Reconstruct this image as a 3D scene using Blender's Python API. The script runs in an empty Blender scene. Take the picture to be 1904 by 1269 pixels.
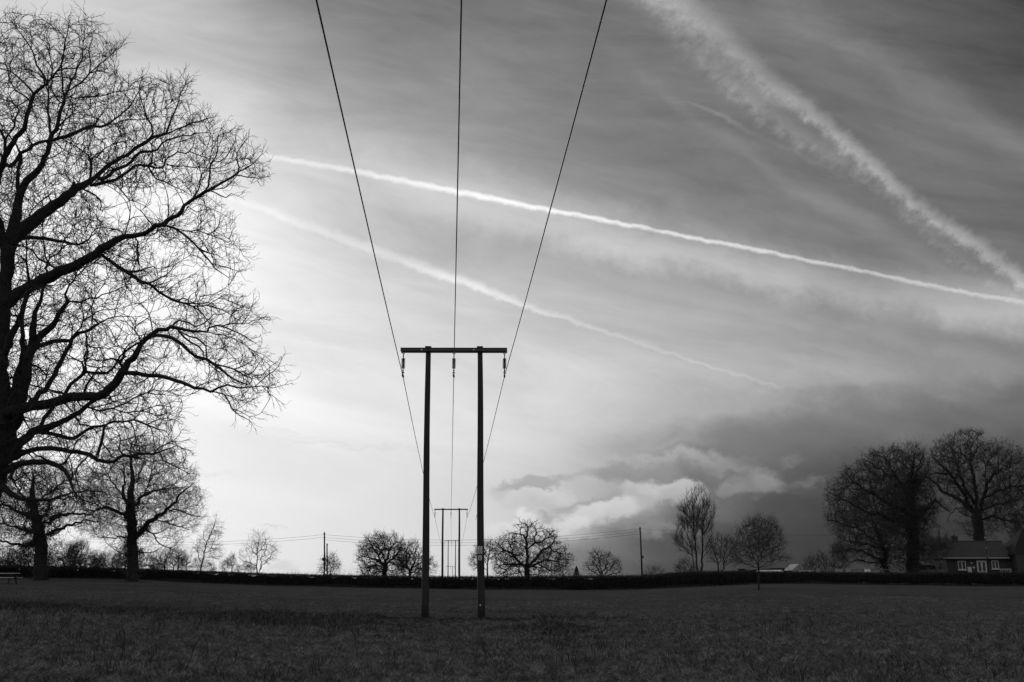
import bpy, math, random
import numpy as np
from mathutils import Vector, Matrix

SC = bpy.context.scene
COL = SC.collection
R = math.radians
F = 1856.0
TH = R(12.87)
CT, ST = math.cos(TH), math.sin(TH)
EYE = 1.7

# ---------------------------------------------------------------- survey helpers
def ray(px, py):
    a, b = (px - 952.0) / F, (634.5 - py) / F
    return Vector((a, CT - b * ST, ST + b * CT))

def at(px, py, Y):
    d = ray(px, py)
    return Vector((0, 0, EYE)) + d * (Y / d.y)

def uv(px, py):
    d = ray(px, py)
    return d.x / d.y, d.z / d.y

def px_of(p):
    x, y, z = p[0], p[1], p[2] - EYE
    dep = y * CT + z * ST
    return 952 + F * x / dep, 634.5 - F * (-y * ST + z * CT) / dep, dep

# ---------------------------------------------------------------- terrain
# hedge line: surveyed (azimuth pixel, base row, top row, distance)
HEDGE = [(-500, 1070, 1046, 96), (-100, 1075, 1053, 98), (150, 1077, 1057, 102), (280, 1079, 1061, 105),
         (400, 1085, 1065, 108), (500, 1089, 1069, 111), (600, 1091, 1071.5, 113), (840, 1096, 1075, 115),
         (1060, 1098, 1074, 115), (1200, 1096, 1073, 115), (1290, 1091, 1067, 115), (1400, 1087, 1066, 116),
         (1500, 1086, 1067, 117), (1700, 1088, 1068, 118), (1904, 1091, 1067, 119), (2400, 1094, 1068, 119)]
HP = []
for (px, b, t, Y) in HEDGE:
    g, tp = at(px, b, Y), at(px, t, Y)
    HP.append((g.x, g.y, g.z, tp.z))
HA = [math.atan2(h[0], h[1]) for h in HP]
HR = [math.hypot(h[0], h[1]) for h in HP]
HZ = [h[2] for h in HP]

def _ss(x, a, b):
    t = np.clip((x - a) / (b - a), 0, 1)
    return t * t * (3 - 2 * t)

def terr(x, y):
    x = np.asarray(x, float); y = np.asarray(y, float)
    r = np.hypot(x, y); a = np.arctan2(x, np.abs(y) + 1e-6)
    rh = np.interp(a, HA, HR); zh = np.interp(a, HA, HZ)
    near = zh * np.minimum(r / rh, 1.0)
    right = _ss(a, 0.17, 0.33); left = _ss(-a, 0.22, 0.4)
    # centre and left fall away behind the hedge, the right hand side stays level with the house
    fc = np.interp(r - rh, [0, 18, 185, 385, 900, 3900], [0, -0.6, -0.95, -7.5, -22, -62])
    fl = np.interp(r - rh, [0, 18, 100, 385, 900, 3900], [0, -0.6, -3.0, -9, -22, -62])
    fr = np.interp(r - rh, [0, 14, 60, 200, 900, 3900], [0, 0.55, 0.9, 0.2, -12, -50])
    far = fc * (1 - right) * (1 - left) + fr * right + fl * left
    bump = 0.05 * np.sin(x * 0.21 + 1.3) * np.sin(y * 0.17) + 0.03 * np.sin(x * 0.5) * np.cos(y * 0.43 + 2)
    return near + np.where(r > rh, far, 0) + bump * np.clip(r / 20, 0, 1)

def tz(x, y):
    return float(terr(x, y))

def ground(px, py):
    d = ray(px, py); o = Vector((0, 0, EYE)); t = 8.0
    while t < 400:
        p = o + d * t
        if p.z < tz(p.x, p.y):
            return Vector((p.x, p.y, tz(p.x, p.y)))
        t += 0.1 + t * 0.001
    return p

# ---------------------------------------------------------------- objects
def tag(o, label=None, cat=None, group=None, kind=None):
    if label: o['label'] = label
    if cat: o['category'] = cat
    if group: o['group'] = group
    if kind: o['kind'] = kind
    return o

def thing(name, loc, label, cat, group=None, rz=0.0):
    o = bpy.data.objects.new(name, None)
    o.empty_display_size = 0.3
    o.location = loc; o.rotation_euler = (0, 0, rz)
    COL.objects.link(o)
    return tag(o, label, cat, group)

def link(name, me, mat, parent=None):
    o = bpy.data.objects.new(name, me)
    if mat is not None and not me.materials: me.materials.append(mat)
    COL.objects.link(o)
    if parent is not None: o.parent = parent
    return o

def copy_tree(o, parent=None):
    c = o.copy(); COL.objects.link(c)
    if parent is not None: c.parent = parent
    for ch in list(o.children): copy_tree(ch, c)
    return c

def quads_mesh(name, V, Q, smooth=False):
    V = np.asarray(V, np.float32); Q = np.asarray(Q, np.int32)
    me = bpy.data.meshes.new(name)
    me.vertices.add(len(V)); me.vertices.foreach_set('co', V.ravel())
    k = Q.shape[1]
    me.loops.add(Q.size); me.loops.foreach_set('vertex_index', Q.ravel())
    me.polygons.add(len(Q)); me.polygons.foreach_set('loop_start', np.arange(0, Q.size, k, dtype=np.int32))
    if smooth: me.polygons.foreach_set('use_smooth', np.ones(len(Q), bool))
    me.update(calc_edges=True)
    return me

class MB:
    """collects simple shapes into one mesh"""
    def __init__(s): s.v = []; s.f = []
    def add(s, vs, fs):
        n = len(s.v); s.v += [tuple(v) for v in vs]; s.f += [tuple(i + n for i in f) for f in fs]; return s
    def box(s, c, d, M=None):
        x, y, z = d[0] / 2, d[1] / 2, d[2] / 2
        vs = [Vector((sx * x, sy * y, sz * z)) for sx in (-1, 1) for sy in (-1, 1) for sz in (-1, 1)]
        if M is not None: vs = [M @ v for v in vs]
        vs = [v + Vector(c) for v in vs]
        return s.add(vs, [(0, 1, 3, 2), (4, 6, 7, 5), (0, 4, 5, 1), (2, 3, 7, 6), (0, 2, 6, 4), (1, 5, 7, 3)])
    def tube(s, pts, rad, n=8, caps=True):
        pts = [Vector(p) for p in pts]
        if not isinstance(rad, (list, tuple)): rad = [rad] * len(pts)
        vs = []; fs = []
        for i, p in enumerate(pts):
            t = (pts[min(i + 1, len(pts) - 1)] - pts[max(i - 1, 0)]).normalized()
            ref = Vector((0, 1, 0)) if abs(t.y) < 0.9 else Vector((1, 0, 0))
            a = t.cross(ref).normalized(); b = t.cross(a)
            for k in range(n):
                w = 2 * math.pi * k / n
                vs.append(p + (a * math.cos(w) + b * math.sin(w)) * rad[i])
        for i in range(len(pts) - 1):
            for k in range(n):
                fs.append((i * n + k, i * n + (k + 1) % n, (i + 1) * n + (k + 1) % n, (i + 1) * n + k))
        if caps:
            fs.append(tuple(range(n - 1, -1, -1))); fs.append(tuple((len(pts) - 1) * n + k for k in range(n)))
        return s.add(vs, fs)
    def lathe(s, prof, c=(0, 0, 0), n=12):
        vs = []; fs = []
        for (r, z) in prof:
            for k in range(n):
                w = 2 * math.pi * k / n
                vs.append((c[0] + r * math.cos(w), c[1] + r * math.sin(w), c[2] + z))
        for i in range(len(prof) - 1):
            for k in range(n):
                fs.append((i * n + k, i * n + (k + 1) % n, (i + 1) * n + (k + 1) % n, (i + 1) * n + k))
        fs.append(tuple(range(n - 1, -1, -1))); fs.append(tuple((len(prof) - 1) * n + k for k in range(n)))
        return s.add(vs, fs)
    def prism(s, prof, y0, y1):
        """closed outline in x,z pushed from y0 to y1"""
        n = len(prof)
        vs = [(x, y0, z) for x, z in prof] + [(x, y1, z) for x, z in prof]
        fs = [(i, (i + 1) % n, n + (i + 1) % n, n + i) for i in range(n)]
        fs += [tuple(range(n - 1, -1, -1)), tuple(range(n, 2 * n))]
        return s.add(vs, fs)
    def build(s, name, mat, parent=None, smooth=False, bevel=0):
        me = bpy.data.meshes.new(name); me.from_pydata(s.v, [], s.f)
        if smooth:
            for p in me.polygons: p.use_smooth = len(p.vertices) == 4
        me.update()
        import bmesh
        bm = bmesh.new(); bm.from_mesh(me); bmesh.ops.recalc_face_normals(bm, faces=bm.faces); bm.to_mesh(me); bm.free()
        o = link(name, me, mat, parent)
        if bevel:
            m = o.modifiers.new('Bevel', 'BEVEL'); m.width = bevel; m.segments = 2; m.limit_method = 'ANGLE'
        return o

# ---------------------------------------------------------------- node shorthand
class E:
    nt = None
    def __init__(s, k): s.k = k
    @staticmethod
    def m(op, *a, clamp=False):
        n = E.nt.nodes.new('ShaderNodeMath'); n.operation = op; n.use_clamp = clamp
        for i, x in enumerate(a):
            if isinstance(x, E): E.nt.links.new(x.k, n.inputs[i])
            else: n.inputs[i].default_value = float(x)
        return E(n.outputs[0])
    def __add__(s, o): return E.m('ADD', s, o)
    __radd__ = __add__
    def __sub__(s, o): return E.m('SUBTRACT', s, o)
    def __rsub__(s, o): return E.m('SUBTRACT', o, s)
    def __mul__(s, o): return E.m('MULTIPLY', s, o)
    __rmul__ = __mul__
    def __truediv__(s, o): return E.m('DIVIDE', s, o)
    def __pow__(s, o): return E.m('POWER', s, o)

def e_step(x, a, b):
    n = E.nt.nodes.new('ShaderNodeMapRange'); n.interpolation_type = 'SMOOTHSTEP'
    E.nt.links.new(x.k, n.inputs[0])
    lo, hi, o0, o1 = (a, b, 0., 1.) if a < b else (b, a, 1., 0.)
    n.inputs[1].default_value = lo; n.inputs[2].default_value = hi
    n.inputs[3].default_value = o0; n.inputs[4].default_value = o1
    return E(n.outputs[0])

def e_lin(x, a, b):
    n = E.nt.nodes.new('ShaderNodeMapRange'); n.clamp = True
    E.nt.links.new(x.k, n.inputs[0]); n.inputs[1].default_value = a; n.inputs[2].default_value = b
    return E(n.outputs[0])

def e_mix(a, b, t): return a + (b - a) * t if isinstance(a, E) or isinstance(b, E) else t * (b - a) + a

def e_xyz(x, y, z=0.0):
    n = E.nt.nodes.new('ShaderNodeCombineXYZ')
    for i, v in enumerate((x, y, z)):
        if isinstance(v, E): E.nt.links.new(v.k, n.inputs[i])
        else: n.inputs[i].default_value = v
    return E(n.outputs[0])

def e_noise(vec, scale, detail=4, rough=0.55, dist=0.0):
    n = E.nt.nodes.new('ShaderNodeTexNoise'); n.noise_dimensions = '3D'
    E.nt.links.new(vec.k, n.inputs['Vector'])
    n.inputs['Scale'].default_value = scale; n.inputs['Detail'].default_value = detail
    n.inputs['Roughness'].default_value = rough; n.inputs['Distortion'].default_value = dist
    return E(n.outputs[0])

def e_ramp(x, pts, lo, hi, interp='LINEAR'):
    """piecewise value over x in lo..hi"""
    n = E.nt.nodes.new('ShaderNodeValToRGB'); cr = n.color_ramp; cr.interpolation = interp
    pts = sorted(((min(max((p - lo) / (hi - lo), 0), 1), v) for p, v in pts))
    while len(cr.elements) < len(pts): cr.elements.new(0.5)
    for el, (p, v) in zip(cr.elements, pts):
        el.position = p
    for el, (p, v) in zip(cr.elements, pts):
        el.color = (v, v, v, 1)
    t = e_lin(x, lo, hi)
    E.nt.links.new(t.k, n.inputs[0])
    s = E.nt.nodes.new('ShaderNodeSeparateColor'); E.nt.links.new(n.outputs[0], s.inputs[0])
    return E(s.outputs[0])

# ---------------------------------------------------------------- materials (a black and white photograph: greys)
def mat(name, v, rough=0.8, var=0.25, scale=6.0, stretch=(1, 1, 1), bump=0.0, spec=0.3, metal=0.0, fine=0.0):
    m = bpy.data.materials.new(name); m.use_nodes = True
    nt = m.node_tree; E.nt = nt
    b = nt.nodes['Principled BSDF']
    b.inputs['Roughness'].default_value = rough; b.inputs['Metallic'].default_value = metal
    b.inputs['Specular IOR Level'].default_value = spec
    tc = nt.nodes.new('ShaderNodeTexCoord'); mp = nt.nodes.new('ShaderNodeMapping')
    mp.inputs['Scale'].default_value = stretch
    nt.links.new(tc.outputs['Object'], mp.inputs['Vector'])
    vec = E(mp.outputs[0])
    n1 = e_noise(vec, scale, 5, 0.6)
    val = (n1 - 0.5) * (2 * var * v) + v
    if fine: val = val + (e_noise(vec, scale * 14, 3, 0.6) - 0.5) * (2 * fine * v)
    val = E.m('MAXIMUM', val, 0.002)
    nt.links.new(e_xyz(val, val, val).k, b.inputs['Base Color'])
    if bump:
        bn = nt.nodes.new('ShaderNodeBump'); bn.inputs['Strength'].default_value = bump; bn.inputs['Distance'].default_value = 0.02
        nt.links.new(e_noise(vec, scale * 4, 6, 0.65).k, bn.inputs['Height']); nt.links.new(bn.outputs[0], b.inputs['Normal'])
    return m

M = dict(
    bark=mat('bark', 0.015, 0.9, 0.35, 3.0, (1, 1, 0.3), bump=0.6),
    twig=mat('twig', 0.022, 0.9, 0.3, 1.0),
    pale_twig=mat('pale_twig', 0.075, 0.9, 0.3, 1.0),
    far_twig=mat('far_twig', 0.026, 0.9, 0.3, 0.5),
    ivy=mat('ivy', 0.024, 0.6, 0.4, 2.0, spec=0.3),
    hedge=mat('hedge_twigs', 0.02, 0.9, 0.6, 1.2, fine=0.3),
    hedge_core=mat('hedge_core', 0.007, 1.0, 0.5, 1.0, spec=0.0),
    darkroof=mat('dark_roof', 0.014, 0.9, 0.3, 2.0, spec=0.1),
    wood=mat('creosoted_wood', 0.017, 0.75, 0.4, 5.0, (4, 4, 0.35), bump=0.4, fine=0.3),
    steel=mat('dark_steel', 0.035, 0.55, 0.25, 8.0, spec=0.4),
    porcelain=mat('insulator_glaze', 0.025, 0.45, 0.1, 5.0, spec=0.25),
    wire=mat('wire_metal', 0.06, 0.5, 0.1, 2.0, spec=0.3),
    bright=mat('galvanised', 0.55, 0.5, 0.1, 20.0),
    plate=mat('sign_plate', 0.5, 0.5, 0.15, 9.0),
    ink=mat('sign_ink', 0.05, 0.6, 0.1, 9.0),
    brick=mat('brick_wall', 0.035, 0.9, 0.3, 2.0, bump=0.3, fine=0.3),
    tile=mat('roof_tiles', 0.032, 0.85, 0.35, 1.5, bump=0.3, fine=0.2),
    white=mat('white_paint', 0.38, 0.4, 0.06, 4.0),
    glass=mat('window_glass', 0.02, 0.12, 0.2, 1.0, spec=0.35),
    carpaint=mat('car_paint_pale', 0.8, 0.25, 0.04, 2.0, spec=0.6),
    cargrey=mat('car_paint_grey', 0.12, 0.3, 0.04, 2.0, spec=0.5),
    tyre=mat('tyre_rubber', 0.02, 0.9, 0.1, 8.0),
    plank=mat('weathered_planks', 0.34, 0.8, 0.3, 3.0, (0.6, 6, 6)),
    old_plank=mat('old_fence_planks', 0.09, 0.9, 0.3, 3.0, (0.6, 6, 6)),
    box=mat('dull_pale_box', 0.2, 0.7, 0.2, 5.0),
    weed=mat('dead_weed', 0.022, 0.9, 0.4, 3.0),
    panel=mat('sky_reflection_panel', 0.85, 0.45, 0.08, 3.0, spec=0.5),  # pale base colour stands in for reflected sky
)
# ---------------------------------------------------------------- tree growth
def in_poly(P, poly):
    x, y = P[:, 0], P[:, 1]; n = len(poly); c = np.zeros(len(P), bool); j = n - 1
    for i in range(n):
        xi, yi = poly[i]; xj, yj = poly[j]
        if yi != yj:
            c ^= ((yi > y) != (yj > y)) & (x < (xj - xi) * (y - yi) / (yj - yi) + xi)
        j = i
    return c

def edge_dist(P, poly):
    d = np.full(len(P), 1e9)
    for i in range(len(poly)):
        a = np.array(poly[i], float); b = np.array(poly[(i + 1) % len(poly)], float); ab = b - a
        t = np.clip(((P - a) @ ab) / (ab @ ab + 1e-9), 0, 1)
        d = np.minimum(d, np.linalg.norm(P - (a + t[:, None] * ab), axis=1))
    return d

class Tree:
    def __init__(s, Y, seed, step):
        s.Y = Y; s.rs = np.random.RandomState(seed); s.step = step
        s.P = []; s.par = []; s.fix = []; s.q = []     # position, parent, traced radius, photo survey point
        s.ppm = F / (Y * 1.0); s.center = None; s.out = .4
    def add(s, p, parent, r, q):
        s.P.append(np.array(p, float)); s.par.append(parent); s.fix.append(r); s.q.append(q); return len(s.P) - 1
    def limb(s, pts, slope=None, wig=0.25, free=False, rk=1.0):
        """pts: survey points (x, row, half width); limb leaves from the nearest limb already there"""
        if slope is None: slope = s.rs.uniform(-0.65, 0.65)
        pts = [tuple(p) if len(p) == 3 else (p[0], p[1], None) for p in pts]
        rr = [p[2] for p in pts]                        # fill in missing radii
        last = next((r for r in rr if r), 1.0)
        for i, r in enumerate(rr):
            if r is None:
                nx = next((q for q in rr[i:] if q), last * 0.6); rr[i] = last + (nx - last) * 0.5 if nx < last else last * 0.8
            last = rr[i]
        rr = [r * rk for r in rr]
        if s.P and not free:
            q = np.array(s.q, float); d = np.hypot(q[:, 0] - pts[0][0], q[:, 1] - pts[0][1]); par = int(d.argmin())
            y0 = s.P[par][1]
        else:
            par = -1; y0 = s.Y
        prev = None; trav = 0.0
        for i, (x, y, _) in enumerate(pts):
            if i == 0:
                if par < 0:
                    v = at(x, y, y0); par = s.add(v, -1, rr[0] * v.y / F, (x, y)); prev = (x, y, rr[0]); continue
                prev = (s.q[par][0], s.q[par][1], rr[0])
                if d.min() < 3: continue
            L = math.hypot(x - prev[0], y - prev[1]); k = max(1, int(round(L / (s.step * s.ppm))))
            nxv, nyv = (-(y - prev[1]) / (L + 1e-6), (x - prev[0]) / (L + 1e-6)); f1, f2, a1 = s.rs.uniform(0, 6.28), s.rs.uniform(5, 11), L * .035 * wig
            for j in range(1, k + 1):
                t = j / k
                w = (s.rs.normal() * wig * s.step * s.ppm * 0.25) if j < k else 0
                bow = a1 * (math.sin(f1 + f2 * t) - math.sin(f1) * (1 - t) - math.sin(f1 + f2) * t)
                qx = prev[0] + (x - prev[0]) * t + w + nxv * bow; qy = prev[1] + (y - prev[1]) * t + w * 0.7 + nyv * bow
                trav += L / k / s.ppm
                yy = y0 + slope * trav + s.rs.normal() * 0.03
                v = at(qx, qy, yy); r = (prev[2] + (rr[i] - prev[2]) * t)
                par = s.add(v, par, r * v.y / F, (qx, qy))
            prev = (x, y, rr[i])
        return par
    def attract(s, poly, n, gaps=(), thick=1.0, maxd=6.0, cy=0.0, clump=0):
        poly = [tuple(p) for p in poly]; a = np.array(poly, float); lo, hi = a.min(0), a.max(0)
        out = []
        while len(out) < n * (1.9 if clump else 1.0):
            P = s.rs.uniform(lo, hi, (n, 2)); P = P[in_poly(P, poly)]
            for g, keep in gaps:
                P = P[~in_poly(P, g) | (s.rs.rand(len(P)) < keep)]
            out += list(P)
        P = np.array(out); k = s.rs.rand(len(P), 1)
        if clump and len(P) > 200:          # foliage gathers in sprays with thinner air between them
            K = max(6, n // clump); cc = P[s.rs.randint(0, len(P), K)]; rad = s.rs.uniform(.5, 1.2, K) * math.sqrt(len(P)) * 0 + s.rs.uniform(.55, 1.15, K) * s.ppm
            dd = np.sqrt(((P[:, None, :] - cc[None]) ** 2).sum(2)) / rad[None]; w = np.clip(1.25 - dd.min(1), .22, 1)
            P = P[s.rs.rand(len(P)) < w]
        n = min(n, len(P)); P = P[s.rs.permutation(len(P))[:n]]; ed = edge_dist(P, poly) / s.ppm
        half = np.minimum(maxd, 0.5 + ed * 1.3) * thick
        yy = s.Y + cy + half * s.rs.uniform(-1, 1, n)
        return np.array([at(p[0], p[1], y) for p, y in zip(P, yy)])
    def grow(s, A, infl, kill, iters=120, trop=(0, 0, 0.1), jit=0.25, inertia=0.4):
        D = s.step; P = np.array(s.P); par = list(s.par)
        dirs = np.zeros_like(P)
        for i, p in enumerate(par):
            if p >= 0:
                v = P[i] - P[p]; dirs[i] = v / (np.linalg.norm(v) + 1e-9)
        def near(A, N):
            bi = np.empty(len(A), int); bd = np.empty(len(A))
            for c in range(0, len(A), 1500):
                d2 = ((A[c:c + 1500, None, :] - N[None]) ** 2).sum(2); bi[c:c + 1500] = d2.argmin(1); bd[c:c + 1500] = d2.min(1)
            return bi, np.sqrt(bd)
        ni, nd = near(A, P)
        keep = nd > kill; A, ni, nd = A[keep], ni[keep], nd[keep]
        trop = np.array(trop); born = {}
        for it in range(iters):
            if len(A) == 0: break
            act = nd < infl
            if not act.any(): break
            idx = ni[act]; v = A[act] - P[idx]; v /= np.linalg.norm(v, axis=1)[:, None] + 1e-9
            u, inv = np.unique(idx, return_inverse=True)
            acc = np.zeros((len(u), 3)); np.add.at(acc, inv, v)
            acc /= np.linalg.norm(acc, axis=1)[:, None] + 1e-6
            acc += s.outward(P[u]) + dirs[u] * inertia + trop + s.rs.normal(0, jit, acc.shape)
            acc /= np.linalg.norm(acc, axis=1)[:, None] + 1e-9
            ok = np.array([born.get(int(k), 0) < 3 for k in u])
            for k in u: born[int(k)] = born.get(int(k), 0) + 1
            if not ok.any():
                break
            u, acc = u[ok], acc[ok]
            N = P[u] + acc * D * s.rs.uniform(0.75, 1.2, (len(u), 1)); base = len(P)
            P = np.vstack([P, N]); dirs = np.vstack([dirs, acc]); par += [int(k) for k in u]
            bi, bd = near(A, N); b = bd < nd; ni[b] = bi[b] + base; nd[b] = bd[b]
            keep = nd > kill; A, ni, nd = A[keep], ni[keep], nd[keep]
        s.P = [p for p in P]; s.par = par; s.fix += [None] * (len(P) - len(s.fix)); s.dirs = dirs
        s.q += [None] * (len(P) - len(s.q))
    def outward(s, P):
        if s.center is None: return 0.0
        v = np.atleast_2d(P) - np.array(s.center); v /= np.linalg.norm(v, axis=1)[:, None] + 1e-6
        return v * s.out
    def radii(s, tip, e=2.3):
        n = len(s.P); acc = np.zeros(n); r = np.zeros(n)
        for i in range(n - 1, -1, -1):
            r[i] = max(tip, acc[i] ** (1 / e) if acc[i] > 0 else 0)
            if s.fix[i] is not None: r[i] = max(s.fix[i], tip)
            if s.par[i] >= 0: acc[s.par[i]] += r[i] ** e
        for i in range(n):
            p = s.par[i]
            if p >= 0 and s.fix[i] is None: r[i] = min(r[i], r[p] * 0.85 if r[p] > tip * 1.3 else r[p])
        s.r = np.maximum(r, tip * 0.9)
    def twigs(s, prob, rmax, length, tip, n=(1, 3), trop=(0, 0, 0.25), sub=2, ang=0.9, endboost=2):
        rs = s.rs; P = s.P; n0 = len(P); child = np.zeros(n0, int)
        for p in s.par:
            if p >= 0: child[p] += 1
        trop = np.array(trop); newP, newpar, newr = [], [], []
        def chain(p, d, par, L, segs, r, lvl):
            for k in range(segs):
                d = d + rs.normal(0, 0.17, 3) + trop * 0.3; d /= np.linalg.norm(d)
                p = p + d * (L / segs) * rs.uniform(0.7, 1.2)
                newP.append(p); newpar.append(par); newr.append(r * (1 - 0.45 * (k + 1) / segs)); par = n0 + len(newP) - 1
                if lvl > 0 and rs.rand() < 0.75:
                    o = rs.normal(0, 1, 3); o -= d * (o @ d); o /= np.linalg.norm(o) + 1e-9
                    chain(p, d * 0.7 + o * 0.75 * rs.uniform(0.7, 1.2), par, L * rs.uniform(0.35, 0.65), max(2, segs - 1), r * 0.8, lvl - 1)
        for i in range(n0):
            if s.r[i] > rmax or s.par[i] < 0: continue
            k = 0
            if rs.rand() < prob: k = rs.randint(n[0], n[1] + 1)
            if child[i] == 0: k = max(k, endboost)
            d0 = P[i] - P[s.par[i]]; d0 = d0 / (np.linalg.norm(d0) + 1e-9)
            for j in range(k):
                o = rs.normal(0, 1, 3); o -= d0 * (o @ d0); o /= np.linalg.norm(o) + 1e-9
                a = rs.uniform(0.3, ang) if child[i] == 0 else rs.uniform(0.6, 1.2)
                chain(np.array(P[i]), d0 * math.cos(a) + o * math.sin(a) + trop * 0.3 + (s.outward(P[i])[0] if s.center is not None else 0), i, length * rs.uniform(0.5, 1.3), 3, min(tip, s.r[i]), sub)
        s.P = list(P) + newP; s.par = s.par + newpar; s.r = np.concatenate([s.r, np.array(newr)]) if newr else s.r
        s.fix += [None] * len(newP)
    def meshes(s, origin, thr):
        """returns trunk and crown meshes relative to origin"""
        P = np.array(s.P) - np.array(origin); par = np.array(s.par); r = s.r; n = len(P)
        idx = np.nonzero(par >= 0)[0]
        seg = P[idx] - P[par[idx]]; seg /= np.linalg.norm(seg, axis=1)[:, None] + 1e-9
        T = np.zeros((n, 3)); T[idx] = seg
        main = np.full(n, -1); best = np.zeros(n)
        for i, p in zip(idx, par[idx]):
            if r[i] > best[p]: best[p] = r[i]; main[p] = i
        for i in range(n):
            m = main[i]
            if m >= 0:
                t = T[i] + T[m]; k = np.linalg.norm(t)
                if k > 1e-6: T[i] = t / k
        segd = np.zeros((n, 3)); segd[idx] = seg
        ref = np.array([0.21, 0.95, 0.23])
        def ring(c, t, rad, k):
            a = np.cross(t, ref); a /= np.linalg.norm(a, axis=1)[:, None] + 1e-9; b = np.cross(t, a)
            w = np.arange(k) * 2 * np.pi / k
            return c[:, None, :] + rad[:, None, None] * (a[:, None, :] * np.cos(w)[None, :, None] + b[:, None, :] * np.sin(w)[None, :, None])
        def build(name, sel, k):
            p = par[sel]; ismain = main[p] == sel
            t0 = np.where(ismain[:, None], T[p], segd[sel]); r0 = np.where(ismain, r[p], np.minimum(r[sel] * 1.15, r[p]))
            A = ring(P[p], t0, r0, k); B = ring(P[sel], T[sel], r[sel], k)
            V = np.concatenate([A, B], 1).reshape(-1, 3); m = len(sel)
            base = (np.arange(m) * 2 * k)[:, None, None]
            kk = np.arange(k); Q = np.stack([kk, (kk + 1) % k, k + (kk + 1) % k, k + kk], 1)[None] + base
            return V, Q.reshape(-1, 4)
        big = idx[r[idx] > thr]; small = idx[r[idx] <= thr]
        out = []
        V, Q = build('t', big, 9); out.append(quads_mesh('trunk', V, Q, True))
        mid = small[r[small] > thr * 0.35]; fine = small[r[small] <= thr * 0.35]
        V1, Q1 = build('c', mid, 5) if len(mid) else (np.zeros((0, 3)), np.zeros((0, 4), int))
        V2, Q2 = build('c', fine, 3) if len(fine) else (np.zeros((0, 3)), np.zeros((0, 4), int))
        out.append(quads_mesh('crown', np.vstack([V1, V2]), np.vstack([Q1, Q2 + len(V1)]), True))
        return out

def leaf_cloud(C, size, rs, aspect=1.0):
    """small leaf-sized quads with random facing, one per centre"""
    n = len(C); a = rs.normal(0, 1, (n, 3)); a /= np.linalg.norm(a, axis=1)[:, None]
    b = np.cross(a, rs.normal(0, 1, (n, 3))); b /= np.linalg.norm(b, axis=1)[:, None] + 1e-9
    h = (size * rs.uniform(0.5, 1.3, n))[:, None]; w = h * aspect
    V = np.stack([C - a * h, C - b * w * 0.5 , C + a * h, C + b * w * 0.5], 1).reshape(-1, 3)
    return V, np.arange(4 * n).reshape(-1, 4)

def finish(t, name, label, origin, thr, cat='tree', group=None, ivy=None, twm='twig', trunk_mat='bark', stems_label=None):
    e = thing(name, origin, label, cat, group)
    a, b = t.meshes(origin, thr)
    link('trunk', a, M[trunk_mat], e)
    link('crown', b, M[twm], e)
    if ivy is not None:
        C, size = ivy
        V, Q = leaf_cloud(C - np.array(origin), size, t.rs, 0.9)
        link('ivy', quads_mesh('ivy', V, Q), M['ivy'], e)
    return e

def ivy_points(t, n, poly, spread, rmin=0.0):
    """ivy clothing the traced limbs that lie inside a survey polygon"""
    q = np.array([c if c is not None else (1e6, 1e6) for c in t.q], float)
    sel = np.nonzero(in_poly(q, poly))[0]
    P = np.array([t.P[i] for i in sel]); rr = np.array([t.fix[i] or 0.05 for i in sel])
    k = t.rs.randint(0, len(sel), n); d = t.rs.normal(0, 1, (n, 3)); d /= np.linalg.norm(d, axis=1)[:, None]
    rad = rr[k] * t.rs.uniform(0.75, 1.15, n) + np.abs(t.rs.normal(0, spread, n))
    return P[k] + d * rad[:, None] + t.rs.normal(0, 0.08, (n, 3))
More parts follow.
